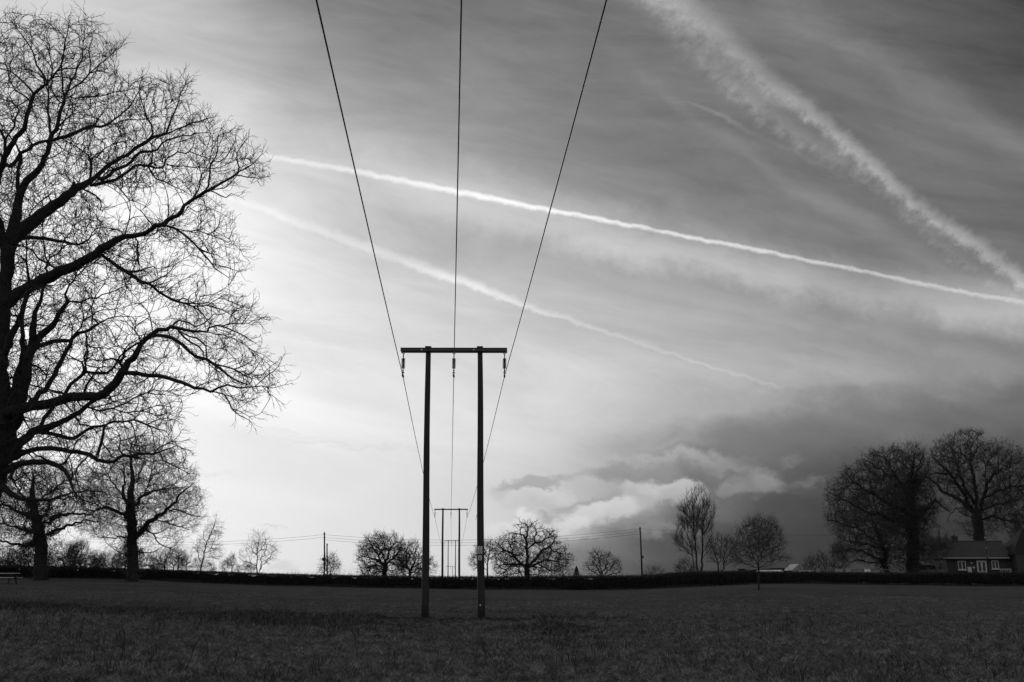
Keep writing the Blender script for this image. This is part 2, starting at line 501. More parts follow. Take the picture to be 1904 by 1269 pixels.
# ---------------------------------------------------------------- the great oak on the left
def great_oak():
    t = Tree(38.0, 11, 0.26)
    L0 = t.limb
    def L(pts, slope=None):
        L0([p if len(p) < 3 else (p[0], p[1], p[2] * (.84 if p[2] < 7 else .95)) for p in pts], slope, .5)
    L([(-105, 1172, 46), (-96, 1100, 40), (-80, 1010, 37), (-48, 945, 34), (-16, 890, 30), (-9, 850, 24), (-6, 800, 19), (2, 700, 15), (6, 600, 13.5), (9, 530, 13), (14, 480, 14), (22, 445, 15)], 0)
    # upper stems
    L([(22, 445, 14), (28, 410, 11), (34, 375, 8.5), (42, 350, 8), (62, 326, 7), (80, 303, 6), (89, 285, 5), (93, 265, 6), (96, 250, 5.5), (108, 228, 4.5), (113, 205, 4), (119, 190, 3.5), (127, 168, 3), (132, 150, 2.5), (142, 130, 2.2), (153, 110, 1.5), (155, 80, 1), (158, 45, .7)], 0.15)
    L([(119, 190), (116, 165, 2.4), (116, 145, 2), (114, 125, 1.8), (118, 100, 1.4), (125, 65, 1)])
    L([(130, 168), (150, 155, 2.3), (166, 137, 2), (180, 125, 1.6), (195, 113), (212, 96, 1.2), (230, 78, .8)])
    L([(166, 137), (168, 120, 1.6), (165, 95, 1.3), (172, 70, .9)])
    L([(97, 262), (115, 256, 4), (135, 249, 4), (155, 240, 3.8), (170, 235, 3.5), (200, 232, 3), (213, 222, 2.2), (230, 208, 2), (247, 190, 1.6), (262, 165, 1.1)], 0.3)
    L([(205, 231), (225, 225, 1.8), (245, 223, 1.5), (272, 222, 1)])
    L([(125, 180), (150, 182, 1.8), (180, 180, 1.6), (210, 172, 1.3), (235, 168, .9)])
    L([(14, 470, 12), (0, 425, 9.5), (-12, 390, 9), (-12, 350, 8), (0, 315, 7), (15, 283, 6.5), (30, 255, 6), (45, 240, 5.5), (50, 215, 5), (58, 190, 4.5), (63, 175, 4.2), (75, 165, 3.6), (88, 155, 3.4), (78, 135, 2.6), (66, 115, 2.2), (60, 95, 1.8), (50, 78, 1.5), (38, 62, 1.2), (25, 45, .8)], -0.25)
    L([(88, 155), (100, 140, 2.6), (112, 125, 2.2), (118, 108, 1.8), (120, 80, 1.4), (126, 55, .9)])
    L([(63, 175), (50, 160, 2.5), (35, 145, 2), (20, 133, 1.7), (0, 128, 1.2), (-20, 118, 1)])
    L([(58, 192), (45, 178, 2), (30, 170, 1.7), (18, 150, 1.3), (8, 110, 1)])
    L([(5, 305), (20, 310, 5), (38, 285, 4.3), (62, 270, 3.6), (90, 262, 3.5)], -0.1)
    L([(5, 310), (10, 285, 4), (10, 262, 3.4), (2, 245, 3), (-15, 225, 2.5), (-40, 200, 2)], -0.4)
    L([(10, 262), (20, 245, 2.6), (28, 222, 2.2), (35, 205, 2), (22, 190, 1.6), (5, 185, 1.3)], -0.4)
    L([(35, 360), (33, 340, 4.6), (34, 315, 4), (39, 297, 4.2), (38, 286, 4.5)], 0.1)
    L([(88, 262), (92, 235, 3.2), (88, 205, 2.8), (90, 185, 2.4), (85, 160, 1.8)], 0.5)
    L([(112, 192), (103, 180, 2.2), (95, 165, 1.8), (98, 130, 1.5), (92, 95, 1.2), (88, 60, .8)], 0.4)
    # big right hand limb
    L([(22, 445, 15), (45, 425, 14), (75, 400, 12), (100, 382, 11), (122, 365, 9.5), (140, 350, 9.5), (155, 345, 7.5), (167, 337, 6.5), (180, 328, 6), (190, 318, 5), (205, 306, 4.5), (225, 293, 4), (245, 282, 4), (262, 270, 4.2), (285, 255, 3.6), (309, 249, 3), (315, 232, 2.5), (318, 222), (325, 208, 2), (332, 190, 1.5), (335, 175), (347, 150, .9)], 0.35)
    L([(309, 249), (330, 240, 2), (350, 232, 1.8), (370, 227, 1.5), (398, 218, .9)])
    L([(273, 262), (284, 250, 2.5), (281, 232, 2), (273, 218), (268, 203, 1.6), (262, 185, 1.2), (260, 155, .8)])
    L([(190, 335, 5), (205, 325, 4.5), (222, 313, 4), (245, 300, 3.5), (262, 283, 3.5), (292, 279, 2.5), (300, 268, 2.3), (325, 257, 2), (340, 252), (362, 248, 1.5), (385, 247, .9)], 0.55)
    L([(170, 345, 4.5), (200, 338, 4), (225, 328, 3.5), (240, 318, 3.3), (252, 308, 3), (275, 309, 3), (290, 313, 2.5), (303, 312, 2.5), (306, 303, 2), (312, 293, 1.8), (330, 283, 1.8), (352, 282, 1.5), (372, 290, 1.2), (395, 300, .8)], 0.1)
    L([(275, 309), (283, 323, 2), (290, 333, 1.8), (310, 340, 1.5), (330, 350), (352, 362, .8)])
    L([(308, 306), (330, 310, 1.5), (360, 312, 1.3), (394, 314, 1)])
    L([(200, 341), (218, 345, 1.6), (230, 360, 1.5), (240, 372, 1.5), (258, 378, .8)])
    L([(150, 350), (165, 357, 2.6), (178, 364, 2)])
    L([(165, 338), (170, 315, 3), (169, 300, 2.6), (165, 290, 2), (152, 280, 1.6), (140, 272), (122, 263, .9)])
    L([(170, 300), (178, 288, 1.8), (195, 276, 1.4), (215, 268, 1), (238, 262, .8)])
    L([(100, 385), (90, 365, 2), (75, 375, 1.6), (62, 388, 1.4), (55, 400, 1)])
    # second big limb
    L([(10, 565, 14), (25, 550, 13), (45, 540, 12), (70, 527, 12), (95, 515, 12), (110, 505, 11), (140, 495, 10), (165, 480, 9), (180, 472, 9), (200, 457, 8.5), (215, 447, 7), (232, 440, 6.5), (255, 438, 5.5), (280, 428, 5.5), (305, 418, 6), (320, 405, 5), (338, 393, 5), (342, 383, 4), (357, 372, 4), (382, 356, 4), (390, 354, 3.2), (411, 341, 2.8), (437, 326, 2.5), (443, 320, 2), (441, 300, 1.8), (440, 285, 1.5), (450, 270, 1.2), (462, 255, .8)], -0.3)
    L([(383, 355), (390, 325, 2.2), (392, 305, 2), (401, 292, 1.7), (405, 270, 1.3), (404, 255), (411, 240, .8)])
    L([(392, 302), (410, 300, 1.3), (425, 285, 1.1), (438, 260, .8)])
    L([(443, 321), (460, 312, 1.6), (475, 300, 1.2), (486, 288, .8)])
    L([(437, 326), (460, 330, 1.5), (480, 332, 1.2), (494, 330, .8)])
    L([(392, 356), (410, 364, 1.6), (420, 368, 1.3), (430, 360, 1), (442, 365, .7)])
    L([(392, 352), (417, 350, 1.4)])
    L([(309, 420), (325, 425, 3), (340, 435, 2.6), (358, 450, 2.5), (370, 463, 2.2), (380, 475, 2), (393, 490, 1.8), (400, 500, 1.5), (412, 508, 1.2), (424, 516, .8)], 0.2)
    L([(325, 425), (345, 430, 1.5), (365, 428, 1.3), (385, 435, 1.2), (410, 445, 1), (436, 456, .7)])
    L([(393, 490), (420, 497, 1.2), (447, 506, .8)])
    L([(340, 400), (350, 385, 1.3), (365, 395, 1.1), (395, 390, .9), (425, 405, .7)])
    L([(185, 472), (200, 482, 4.2), (215, 493, 4), (235, 505, 4), (250, 515, 4), (262, 525, 4), (275, 527, 3.5), (283, 532, 3), (295, 543, 3), (310, 552, 2.8), (330, 561, 2.8), (345, 565, 2.2), (358, 570, 2), (375, 570, 1.5), (395, 562, 1.2), (417, 549, .8)], 0.1)
    L([(328, 561), (340, 554, 1.6), (352, 560), (370, 567, 1.3), (388, 570, .8)])
    L([(366, 570), (372, 552, 1.3), (395, 548, 1.1), (418, 536, .7)])
    L([(250, 438), (256, 450, 2), (256, 470, 2), (258, 490, 1.6), (268, 505, 1)])
    L([(233, 440), (235, 425, 1.6), (240, 410, 1.4), (242, 395, 1.2), (241, 370, .8)])
    L([(232, 440), (220, 425, 1.2), (200, 430, 1), (190, 418, .8)])
    L([(110, 507), (90, 490, 2.5), (70, 480, 2.2), (60, 465, 2), (45, 460, 1.5)])
    L([(95, 515), (85, 500, 2.6), (92, 480, 2), (110, 470, 1.6), (125, 455, 1.2)])
    L([(25, 450), (45, 443, 5), (70, 443, 4.5), (95, 446, 4), (120, 450, 3.5), (146, 455, 2.4)], 0.3)
    # stems rising from the low crotch
    L([(-6, 870), (10, 840, 15), (18, 800, 13), (25, 765, 11.5), (33, 720, 10.5), (38, 690, 9.5), (44, 661, 7.5), (43, 625, 5), (41, 595, 4.2), (46, 565, 4)], 0.2)
    L([(2, 700), (7, 661, 8), (18, 630, 7.5), (33, 604, 6.5), (42, 580, 5.5), (47, 560, 5), (54, 530, 4)], -0.35)
    L([(18, 800), (34, 780, 11), (42, 740, 10), (51, 690, 9), (57, 652, 8), (61, 613, 7), (65, 582, 5), (76, 560, 4), (80, 538, 3), (86, 515, 2.4)], 0.05)
    L([(57, 660), (66, 639, 8), (84, 617, 7), (104, 597, 6), (117, 573, 5), (126, 562, 4.5), (121, 548, 2.6), (128, 532), (141, 515, 1.6), (160, 495, 1.1)], 0.3)
    L([(126, 562), (150, 563, 2.2), (165, 555), (190, 548, 1.5), (215, 540, 1)])
    L([(62, 650), (73, 643, 5.5), (99, 635, 5), (130, 634, 4.5), (138, 627, 4), (159, 617, 3.6), (177, 605, 3.4), (184, 602, 2.4), (172, 592, 2), (170, 575, 1.8), (178, 550, 1.2)], 0.25)
    L([(160, 617), (162, 640, 2.2), (156, 665, 2), (160, 690, 1.8)], 0.1)
    L([(130, 634), (150, 610, 2.2), (155, 595, 1.8), (180, 580, 1.4), (215, 575, 1)])
    L([(184, 602), (200, 593, 1.6), (225, 588, 1.2), (245, 590, .8)])
    # low right limb
    L([(-6, 790), (0, 773, 12), (33, 763, 11), (55, 756, 10), (88, 752, 9.5), (106, 747, 9.5), (124, 741, 9.5), (154, 738, 8.8), (181, 738, 9), (203, 723, 9), (221, 703, 8.5), (234, 683, 7.2), (254, 657, 6.6), (262, 640, 6), (281, 623, 5.5), (295, 613, 5), (317, 608, 4.5), (338, 612, 3.6), (362, 617, 3), (385, 618, 2.6), (388, 610, 2.4), (402, 606, 2.2), (421, 610, 2), (435, 616, 1.6), (456, 626, 1.3), (474, 638, .8)], -0.15)
    L([(278, 628), (291, 624, 4.2), (306, 625, 4), (321, 629, 4), (338, 640, 4), (352, 654, 3.6), (364, 663, 3.5), (383, 668, 3.5), (397, 677, 3.5), (411, 687, 3), (425, 699, 2.5), (442, 709, 2), (458, 715, 1.6)], -0.2)
    L([(397, 677), (414, 681, 2), (435, 687, 2), (456, 699, 1.5), (473, 689, 1.2), (488, 668, .8)])
    L([(435, 687), (450, 682, 1.3), (470, 670, 1), (480, 650, .7)])
    L([(331, 612), (343, 628, 2.3), (355, 637, 2.2), (369, 644, 2), (378, 661, 2)])
    L([(340, 620), (352, 626, 2), (366, 629, 2.2), (383, 644, 2), (384, 663, 1.8)])
    L([(320, 608), (324, 602, 2.5), (333, 596, 2), (350, 600, 2), (364, 608, 1.8), (378, 602, 1.5), (392, 591, 1.3), (411, 585, 1.1), (428, 579, .7)])
    L([(402, 606), (427, 603, 1.6), (449, 603, 1.4), (459, 590, 1.1), (469, 568, .8)])
    L([(427, 603), (428, 590, 1.2), (440, 575, 1), (445, 555, .7)])
    L([(449, 603), (470, 597, 1), (492, 590, .7)])
    L([(385, 618), (405, 623, 1.3), (430, 628, 1.1), (452, 640, .7)])
    L([(225, 694), (240, 694, 5.2), (254, 694, 5), (280, 699, 4.6), (295, 699, 4.5), (312, 703, 4.2), (340, 712, 4), (362, 722, 3.6), (378, 723, 3.1), (392, 729, 3), (407, 721, 2.4), (423, 716, 2.2), (437, 720, 2.2), (451, 722, 2), (473, 720, 1.6), (487, 718, 1.3), (508, 722, 1), (530, 716, .8)], -0.35)
    L([(473, 720), (490, 705, 1.2), (510, 690, 1), (522, 672, .7)])
    L([(456, 718), (470, 700, 1.2), (490, 695, 1), (505, 680, .7)])
    L([(487, 718), (500, 732, .9), (512, 740, .7)])
    L([(398, 729), (416, 733, 1.9), (425, 746, 1.8), (431, 760, 1.5), (444, 772, 1.2), (462, 781, .8)])
    L([(431, 760), (445, 765, 1), (463, 775, .7)])
    L([(412, 733), (430, 738, 1), (448, 745, .8), (462, 750, .6)])
    L([(362, 722), (378, 714, 1.2), (398, 705, .8)])
    L([(281, 699), (288, 690, 1.4), (296, 680, 1.2), (305, 672, .8)])
    L([(232, 690), (222, 675, 3.2), (232, 655, 2.8), (250, 642, 2.2), (268, 628, 1.8)], -0.4)
    L([(262, 640), (258, 625, 1.6), (250, 615, 1.4), (262, 600, 1.2), (275, 592, 1), (283, 575, .8)])
    L([(283, 620), (281, 600, 1.5), (275, 580, 1.3), (262, 565, 1), (255, 555, .8)])
    # cross stems between the low limb and the stems
    L([(50, 757), (57, 747, 6), (84, 727, 6), (95, 707, 5.6), (106, 685, 5.4), (119, 661, 5), (130, 643, 4.6), (133, 634, 4)], 0.2)
    L([(113, 745), (119, 736, 4), (132, 714, 4), (154, 696, 3.6), (161, 692, 3.4), (185, 694, 3.2), (199, 694, 3), (218, 674, 2.4), (229, 657, 2), (240, 640, 1.4)], 0.15)
    L([(161, 692), (158, 675, 2), (164, 655, 1.8), (158, 640, 1.4)])
    L([(152, 737), (162, 715, 3), (172, 700, 2.4), (182, 685, 1.6)])
    L([(140, 740), (150, 755, 2), (170, 760, 1.8), (200, 752, 1.4), (235, 742, 1)])
    # lower limbs
    L([(-2, 865), (15, 850, 13), (35, 825, 9.5), (60, 803, 8.5), (90, 795, 7.5), (110, 787, 6.5), (137, 773, 5.6), (159, 757, 5), (178, 744, 4)], 0.1)
    L([(58, 805), (79, 805, 4.6), (101, 808, 4.4), (126, 815, 4.2), (137, 816, 4), (151, 807, 3.6), (173, 794, 3.2), (200, 788, 2.8), (226, 785, 2.4), (248, 781, 2.2), (273, 790, 2), (290, 797, 1.5), (309, 802, .9)], 0.3)
    L([(273, 790), (290, 782, 1.3), (310, 778, 1), (328, 782, .7)])
    L([(200, 788), (192, 806, 3), (185, 834, 3.2), (183, 842, 3)], 0.1)
    L([(68, 800), (82, 778, 4.6), (95, 763, 4.4), (103, 750, 4)], 0.2)
    L([(165, 757), (185, 765, 2.4), (210, 760, 2.2), (235, 750, 2), (260, 735, 1.7), (285, 725, 1.3), (310, 728, .9)], 0.1)
    L([(210, 760), (235, 768, 1.6), (262, 765, 1.4), (290, 755, 1.1), (318, 758, .8)])
    L([(137, 773), (150, 790, 2), (175, 795, 1.8)], 0.2)
    L([(15, 855), (30, 850, 7), (47, 841, 6), (69, 835, 5.6), (95, 834, 5.4), (120, 837, 5), (142, 840, 5), (165, 845, 4.6), (181, 856, 4.2), (200, 860, 4), (212, 859, 3.8), (219, 853, 3.4), (229, 847, 3.2), (253, 846, 3), (285, 845, 2.6), (297, 841, 2.2), (317, 834, 1.5), (329, 829, 1.2), (353, 839, .8)], -0.2)
    L([(297, 843), (303, 856, 1.6), (317, 863, 1.4), (331, 870, 1.2), (349, 880, .8)])
    L([(229, 847), (220, 835, 1.8), (225, 820, 1.5), (245, 815, 1.1)])
    L([(285, 845), (296, 832, 1.5), (310, 826, 1.2), (328, 815, .8)])
    L([(165, 845), (150, 862, 2), (140, 880, 1.8)], -0.2)
    L([(5, 880), (25, 868, 8), (39, 862, 6.6), (63, 859, 6.4), (88, 859, 6), (110, 867, 5.4), (121, 876, 4.6), (129, 890, 3.8), (134, 905, 3), (140, 919, 2.2), (155, 930, 1.5), (185, 940, 1)], -0.45)
    L([(-6, 890), (8, 908, 7), (20, 918, 6), (40, 928, 5), (63, 931, 4), (95, 930, 3.2), (125, 920, 2.4), (160, 912, 1.6), (195, 915, 1)], -0.5)
    L([(30, 868), (20, 885, 3), (28, 895, 2), (50, 880, 1.6), (80, 876, 1.2)])
    # the far half of the tree, out of the frame on the left
    for pts in ([(-6, 800), (-60, 740, 12), (-130, 690, 9), (-210, 660, 6), (-280, 640, 3)], [(9, 530), (-40, 480, 11), (-100, 430, 8), (-170, 380, 5), (-230, 330, 2)],
                [(-12, 390), (-50, 320, 7), (-90, 240, 5), (-130, 170, 3), (-150, 110, 1.5)], [(-12, 890), (-90, 850, 11), (-170, 820, 8), (-260, 810, 4), (-320, 830, 2)],
                [(-80, 990), (-130, 960, 6), (-180, 950, 4), (-260, 960, 2)]):
        L(pts)
    env = [(-20, 40), (20, 28), (45, 40), (75, 30), (105, 40), (135, 50), (155, 35), (175, 55), (198, 72), (226, 100), (222, 118), (240, 140), (262, 140), (285, 148), (320, 155), (343, 145), (362, 155), (360, 190), (392, 215), (403, 245), (440, 252), (466, 262), (472, 280), (487, 300), (488, 328), (470, 348), (440, 342), (415, 352), (385, 372), (395, 385), (425, 405), (432, 440), (440, 462), (440, 510), (425, 515), (400, 500), (372, 500), (372, 530), (390, 545), (430, 552), (460, 565), (485, 585), (478, 615), (462, 640), (490, 668), (518, 690), (522, 720), (500, 735), (470, 735), (468, 780), (445, 780), (420, 755), (395, 738), (340, 722), (315, 718), (322, 755), (330, 785), (305, 805), (345, 835), (345, 872), (310, 868), (230, 872), (170, 925), (20, 940), (-280, 980), (-330, 700), (-250, 300), (-150, 80)]
    gaps = [([(172, 362), (215, 347), (250, 362), (300, 352), (350, 365), (345, 385), (322, 398), (290, 418), (235, 430), (195, 430), (180, 400)], 0.1),
            ([(250, 545), (300, 565), (350, 582), (330, 592), (290, 600), (262, 612), (225, 608), (215, 570)], 0.15),
            ([(262, 450), (330, 455), (372, 490), (372, 530), (340, 545), (300, 525), (268, 505)], 0.3),
            ([(290, 650), (340, 665), (390, 692), (395, 712), (345, 704), (285, 690), (262, 672)], 0.15),
            ([(330, 615), (372, 640), (360, 652), (320, 628)], 0.08), ([(-330, 0), (-30, 0), (-40, 980), (-330, 980)], 0.35),
            ([(85, 300), (150, 290), (150, 340), (75, 390), (62, 370)], 0.55), ([(120, 640), (150, 640), (150, 690), (110, 730), (118, 690)], 0.3)]
    t.center = at(-10, 640, 38.0); t.out = .45
    t.grow(t.attract(env, 1100, gaps, 1.0, 4.5), 2.6, 0.75, 60, trop=(0, 0, 0.06), jit=0.18, inertia=0.8)
    t.grow(t.attract(env, 13500, gaps, 1.0, 4.0, clump=48), 1.7, 0.33, 150, trop=(0, 0, 0.07), jit=0.13, inertia=0.7)
    t.radii(0.0105, 1.98)
    t.twigs(0.26, 0.024, 0.44, 0.0098, (1, 2), (0, 0, 0.15), 2, 0.8, 2)
    b = Vector(t.P[0]); b.z = tz(b.x, b.y)
    t.P[0] = np.array([b.x, b.y, b.z - 0.2])
    return finish(t, 'oak_tree', 'towering bare oak with spreading limbs filling the left edge of the photo', b, 0.045)

def small_tree(name, label, Y, seed, trunk, limbs, env, n, step, infl, kill, tip, tw, gaps=(), thick=1.0, trop=(0, 0, .1), twtrop=(0, 0, .2), jit=.2, thr=0.06,
               cat='tree', group=None, ivy=None, twm='far_twig', prob=.5, sub=2, stems=(), inertia=.6, maxd=6, trunk_mat='bark', ntw=(1, 2), wig=1.0, tk=1.0, rk=.72, out=.45):
    t = Tree(Y, seed, step)
    t.limb(trunk, 0, .4, rk=tk)
    for s in stems: t.limb(s, None, wig, free=True, rk=tk)
    for l in limbs: t.limb(l, None, wig, rk=rk)
    n = int(n * 2.1); kill *= .76
    ey = min(p[1] for p in env); t.center = at(trunk[0][0], trunk[0][1] * .62 + ey * .38, Y); t.out = out
    t.grow(t.attract(env, n // 11, gaps, thick, maxd), infl * 1.5, kill * 2.4, 60, trop, jit * .8, inertia + .15)
    t.grow(t.attract(env, n, gaps, thick, maxd, clump=30 if n > 700 else 0), infl, kill, 110, trop, jit, inertia)
    t.radii(tip, 2.15)
    iv = None
    if ivy: iv = (ivy_points(t, ivy[1], ivy[0], ivy[2]), ivy[3])
    t.twigs(prob, tip * 2.2, tw, tip * .9, ntw, twtrop, sub, 0.8, 2)
    b = Vector(t.P[0]); b.z = tz(b.x, b.y)
    if t.P[0][2] > b.z: t.P[0] = np.array([b.x, b.y, b.z - 0.1])
    return finish(t, name, label, b, thr, cat, group, iv, twm, trunk_mat)

def build_trees():
    great_oak()
    small_tree('oak_tree', 'ivy-clad oak at far left standing by the hedge behind the picnic table', 92, 21,
        [(75, 1074, 12), (77, 1020, 11), (73, 985, 10), (65, 960, 8), (60, 920, 5), (62, 885, 2)],
        [[(76, 1000), (110, 985, 4), (140, 972, 3), (165, 968, 2), (185, 970, 1)], [(73, 985), (100, 960, 4), (135, 955, 3), (170, 958, 2), (200, 945, 1)],
         [(70, 965), (40, 955, 4), (10, 940, 3), (-20, 945, 2), (-50, 940, 1)], [(75, 1010), (45, 1015, 3), (20, 1012, 3), (0, 1005, 2), (-30, 1000, 1)],
         [(66, 960), (45, 925, 3), (30, 905, 2), (15, 885, 1)], [(64, 940), (95, 915, 2.4), (120, 895, 1.6), (140, 880, 1)], [(74, 990), (40, 985, 3), (10, 975, 2), (-20, 980, 1)], [(72, 975), (95, 930, 2.5), (150, 925, 1.6), (185, 920, 1)]],
        [(-60, 900), (-20, 880), (30, 862), (60, 855), (110, 868), (150, 885), (190, 915), (205, 955), (190, 985), (150, 985), (120, 998), (95, 1030), (50, 1035), (0, 1022), (-50, 1010)],
        2600, .38, 2.6, .5, .012, .9, thr=.1, ivy=([(30, 940), (110, 930), (120, 1010), (105, 1080), (50, 1080), (40, 1020)], 6500, .28, .10), prob=.35, gaps=[([(100, 985), (160, 985), (150, 1030), (100, 1030)], .1)])
    small_tree('oak_tree', 'round-crowned bare oak with ivy on its trunk, in front of the hedge at left', 95, 22,
        [(246, 1082, 11), (247, 1040, 9.5), (246, 1000, 9), (243, 960, 9), (243, 930, 7), (245, 905, 5), (247, 885, 3.5), (244, 860, 2), (243, 830, 1)],
        [[(252, 998), (265, 985, 7), (283, 968, 6), (300, 957, 4.5), (316, 943, 4), (330, 925, 3), (345, 910, 2), (362, 898, 1)], [(247, 945), (258, 928, 4.4), (270, 920, 3.4), (285, 912, 2.5), (305, 910, 2), (322, 903, 1)],
         [(247, 902), (258, 890, 2.5), (263, 875, 2), (268, 855, 1.3), (272, 832, .8)], [(258, 928), (275, 905, 1.8), (280, 885, 1.5), (297, 875, 1)], [(242, 965), (225, 955, 4.4), (210, 948, 4), (195, 943, 3), (175, 950, 2), (158, 950, 1)],
         [(242, 942), (230, 925, 4.5), (229, 912, 3.6), (233, 900, 3), (230, 880, 2), (222, 855, 1.2)], [(230, 925), (215, 905, 2), (205, 890, 1.5), (190, 868, 1)], [(265, 986), (285, 993, 2), (295, 1010, 1.6), (310, 1018, 1), (322, 1022, .8)],
         [(250, 1022), (262, 1027, 1.6), (285, 1027, 1.2), (300, 1018, .8)], [(244, 998), (220, 998, 2), (205, 1000, 1.4), (188, 1000, 1)], [(244, 1032), (228, 1030, 1.5), (212, 1022, 1), (198, 1010, .8)], [(310, 948), (335, 950, 2), (360, 960, 1.2), (374, 962, .8)], [(290, 964), (320, 975, 1.8), (350, 985, 1)]],
        [(175, 880), (195, 850), (215, 825), (235, 812), (265, 810), (290, 825), (310, 845), (340, 860), (362, 890), (374, 920), (376, 950), (368, 982), (340, 988), (330, 1000), (318, 1020), (290, 1008), (265, 1028), (255, 1010), (235, 1010), (205, 1018), (180, 1000), (150, 990), (140, 950), (155, 910)],
        2600, .36, 2.6, .5, .012, .8, thr=.1, ivy=([(225, 940), (262, 930), (275, 985), (262, 1085), (232, 1085)], 3200, .3, .1), prob=.35, gaps=[([(260, 990), (300, 990), (300, 1010), (260, 1020)], .3)])
    small_tree('birch_tree', 'slender leaning birch with fine drooping twigs rising above the hedge', 125, 23,
        [(371, 1076, 2.6), (376, 1047, 2.2), (380, 1025, 1.8), (386, 1005, 1.5), (395, 985, 1.1), (401, 968, .7), (402, 958, .4)],
        [[(376, 1047), (369, 1035, 1), (368, 1020, .8), (363, 1012, .5)], [(384, 1012), (378, 1000, .8), (379, 985, .5)], [(392, 990), (403, 988, .7), (412, 992, .4)], [(380, 1030), (392, 1020, .8), (408, 1022, .4)], [(378, 1040), (390, 1036, .8), (403, 1040, .4)]],
        [(358, 1022), (365, 1010), (378, 1000), (379, 985), (390, 975), (400, 962), (409, 972), (412, 992), (404, 1005), (412, 1025), (403, 1040), (385, 1044), (371, 1036)],
        420, .32, 2.0, .45, .010, .6, trop=(0, 0, .05), twtrop=(0, 0, -.35), thr=.04, prob=.5, sub=1, tk=.55)
    small_tree('young_tree', 'small thin young tree with open ascending branches above the hedge', 125, 24,
        [(480, 1078, 2.2), (477, 1052, 1.8), (479, 1020, 1.3), (482, 998, .6)],
        [[(481, 1066), (485, 1050, 1.2), (495, 1020, .9), (500, 1010, .4)], [(482, 1060), (497, 1040, 1), (514, 1022, .5)], [(477, 1050), (460, 1046, .8), (447, 1040, .4)], [(478, 1035), (468, 1022, .7), (460, 1012, .4)], [(479, 1030), (490, 1015, .7), (494, 1002, .4)], [(477, 1056), (462, 1055, .7)]],
        [(445, 1038), (463, 1015), (473, 993), (487, 992), (505, 1013), (517, 1025), (505, 1043), (485, 1053), (460, 1052)],
        260, .32, 2.0, .5, .010, .7, thr=.04, prob=.35, sub=1, jit=.15, tk=.55)
    small_tree('oak_tree', 'broad domed bare tree standing beyond the hedge, left of the near poles', 150, 25,
        [(715, 1084, 4.6), (716, 1060, 4.6), (717, 1050, 4.2)],
        [[(715, 1056), (706, 1044, 3), (697, 1040, 2), (680, 1036, 1)], [(706, 1044), (705, 1032, 2), (710, 1024, 1.5), (725, 1018, 1)], [(717, 1050), (720, 1040, 2.8), (722, 1030, 1.8), (733, 1013, 1)], [(719, 1050), (730, 1040, 2), (740, 1028, 1.4), (745, 1018, .8)],
         [(706, 1038), (695, 1022, 1.6), (688, 1010, .8)], [(716, 1046), (711, 1030, 1.6), (700, 1010, .8)], [(722, 1030), (715, 1012, 1), (712, 1000, .6)], [(714, 1056), (695, 1052, 1.6), (680, 1058, 1)]],
        [(664, 1042), (668, 1022), (680, 1008), (692, 1000), (712, 996), (735, 1000), (750, 1015), (755, 1035), (750, 1060), (735, 1072), (700, 1072), (676, 1072), (690, 1052), (675, 1046)],
        1400, .38, 3, .5, .02, .8, thr=.12, prob=.45, rk=1.0, gaps=[([(692, 1030), (735, 1028), (735, 1046), (700, 1046)], .5)])
    small_tree('oak_tree', 'lower bare tree against the left pole, beside the domed tree', 152, 26,
        [(762, 1084, 2.6), (762, 1062, 2.5)],
        [[(762, 1064), (754, 1050, 2), (756, 1035, 1.3), (752, 1022, .7)], [(762, 1062), (770, 1048, 1.6), (775, 1035, 1), (772, 1020, .6)], [(762, 1066), (782, 1058, 1.2), (797, 1052, .7)], [(758, 1056), (745, 1046, 1), (740, 1035, .6)], [(766, 1056), (785, 1045, 1), (795, 1040, .6)]],
        [(736, 1048), (746, 1022), (762, 1010), (775, 1018), (790, 1033), (803, 1042), (806, 1060), (785, 1070), (746, 1068)],
        720, .38, 3, .52, .019, .8, thr=.1, prob=.5, rk=.95)
    small_tree('small_tree', 'slim bare tree half hidden behind the right near pole', 150, 27,
        [(907, 1084, 1.6), (906, 1060, 1.4), (908, 1040, 1.1), (910, 1022, .6)],
        [[(906, 1062), (892, 1052, .9), (880, 1054, .5)], [(907, 1050), (895, 1035, .9), (885, 1030, .5)], [(908, 1045), (918, 1035, .9), (921, 1022, .5)], [(909, 1035), (900, 1020, .7), (899, 1014, .4)]],
        [(876, 1057), (875, 1042), (884, 1026), (897, 1012), (912, 1008), (922, 1020), (921, 1040), (905, 1048), (886, 1060)],
        480, .36, 3, .52, .02, .7, thr=.08, prob=.5)
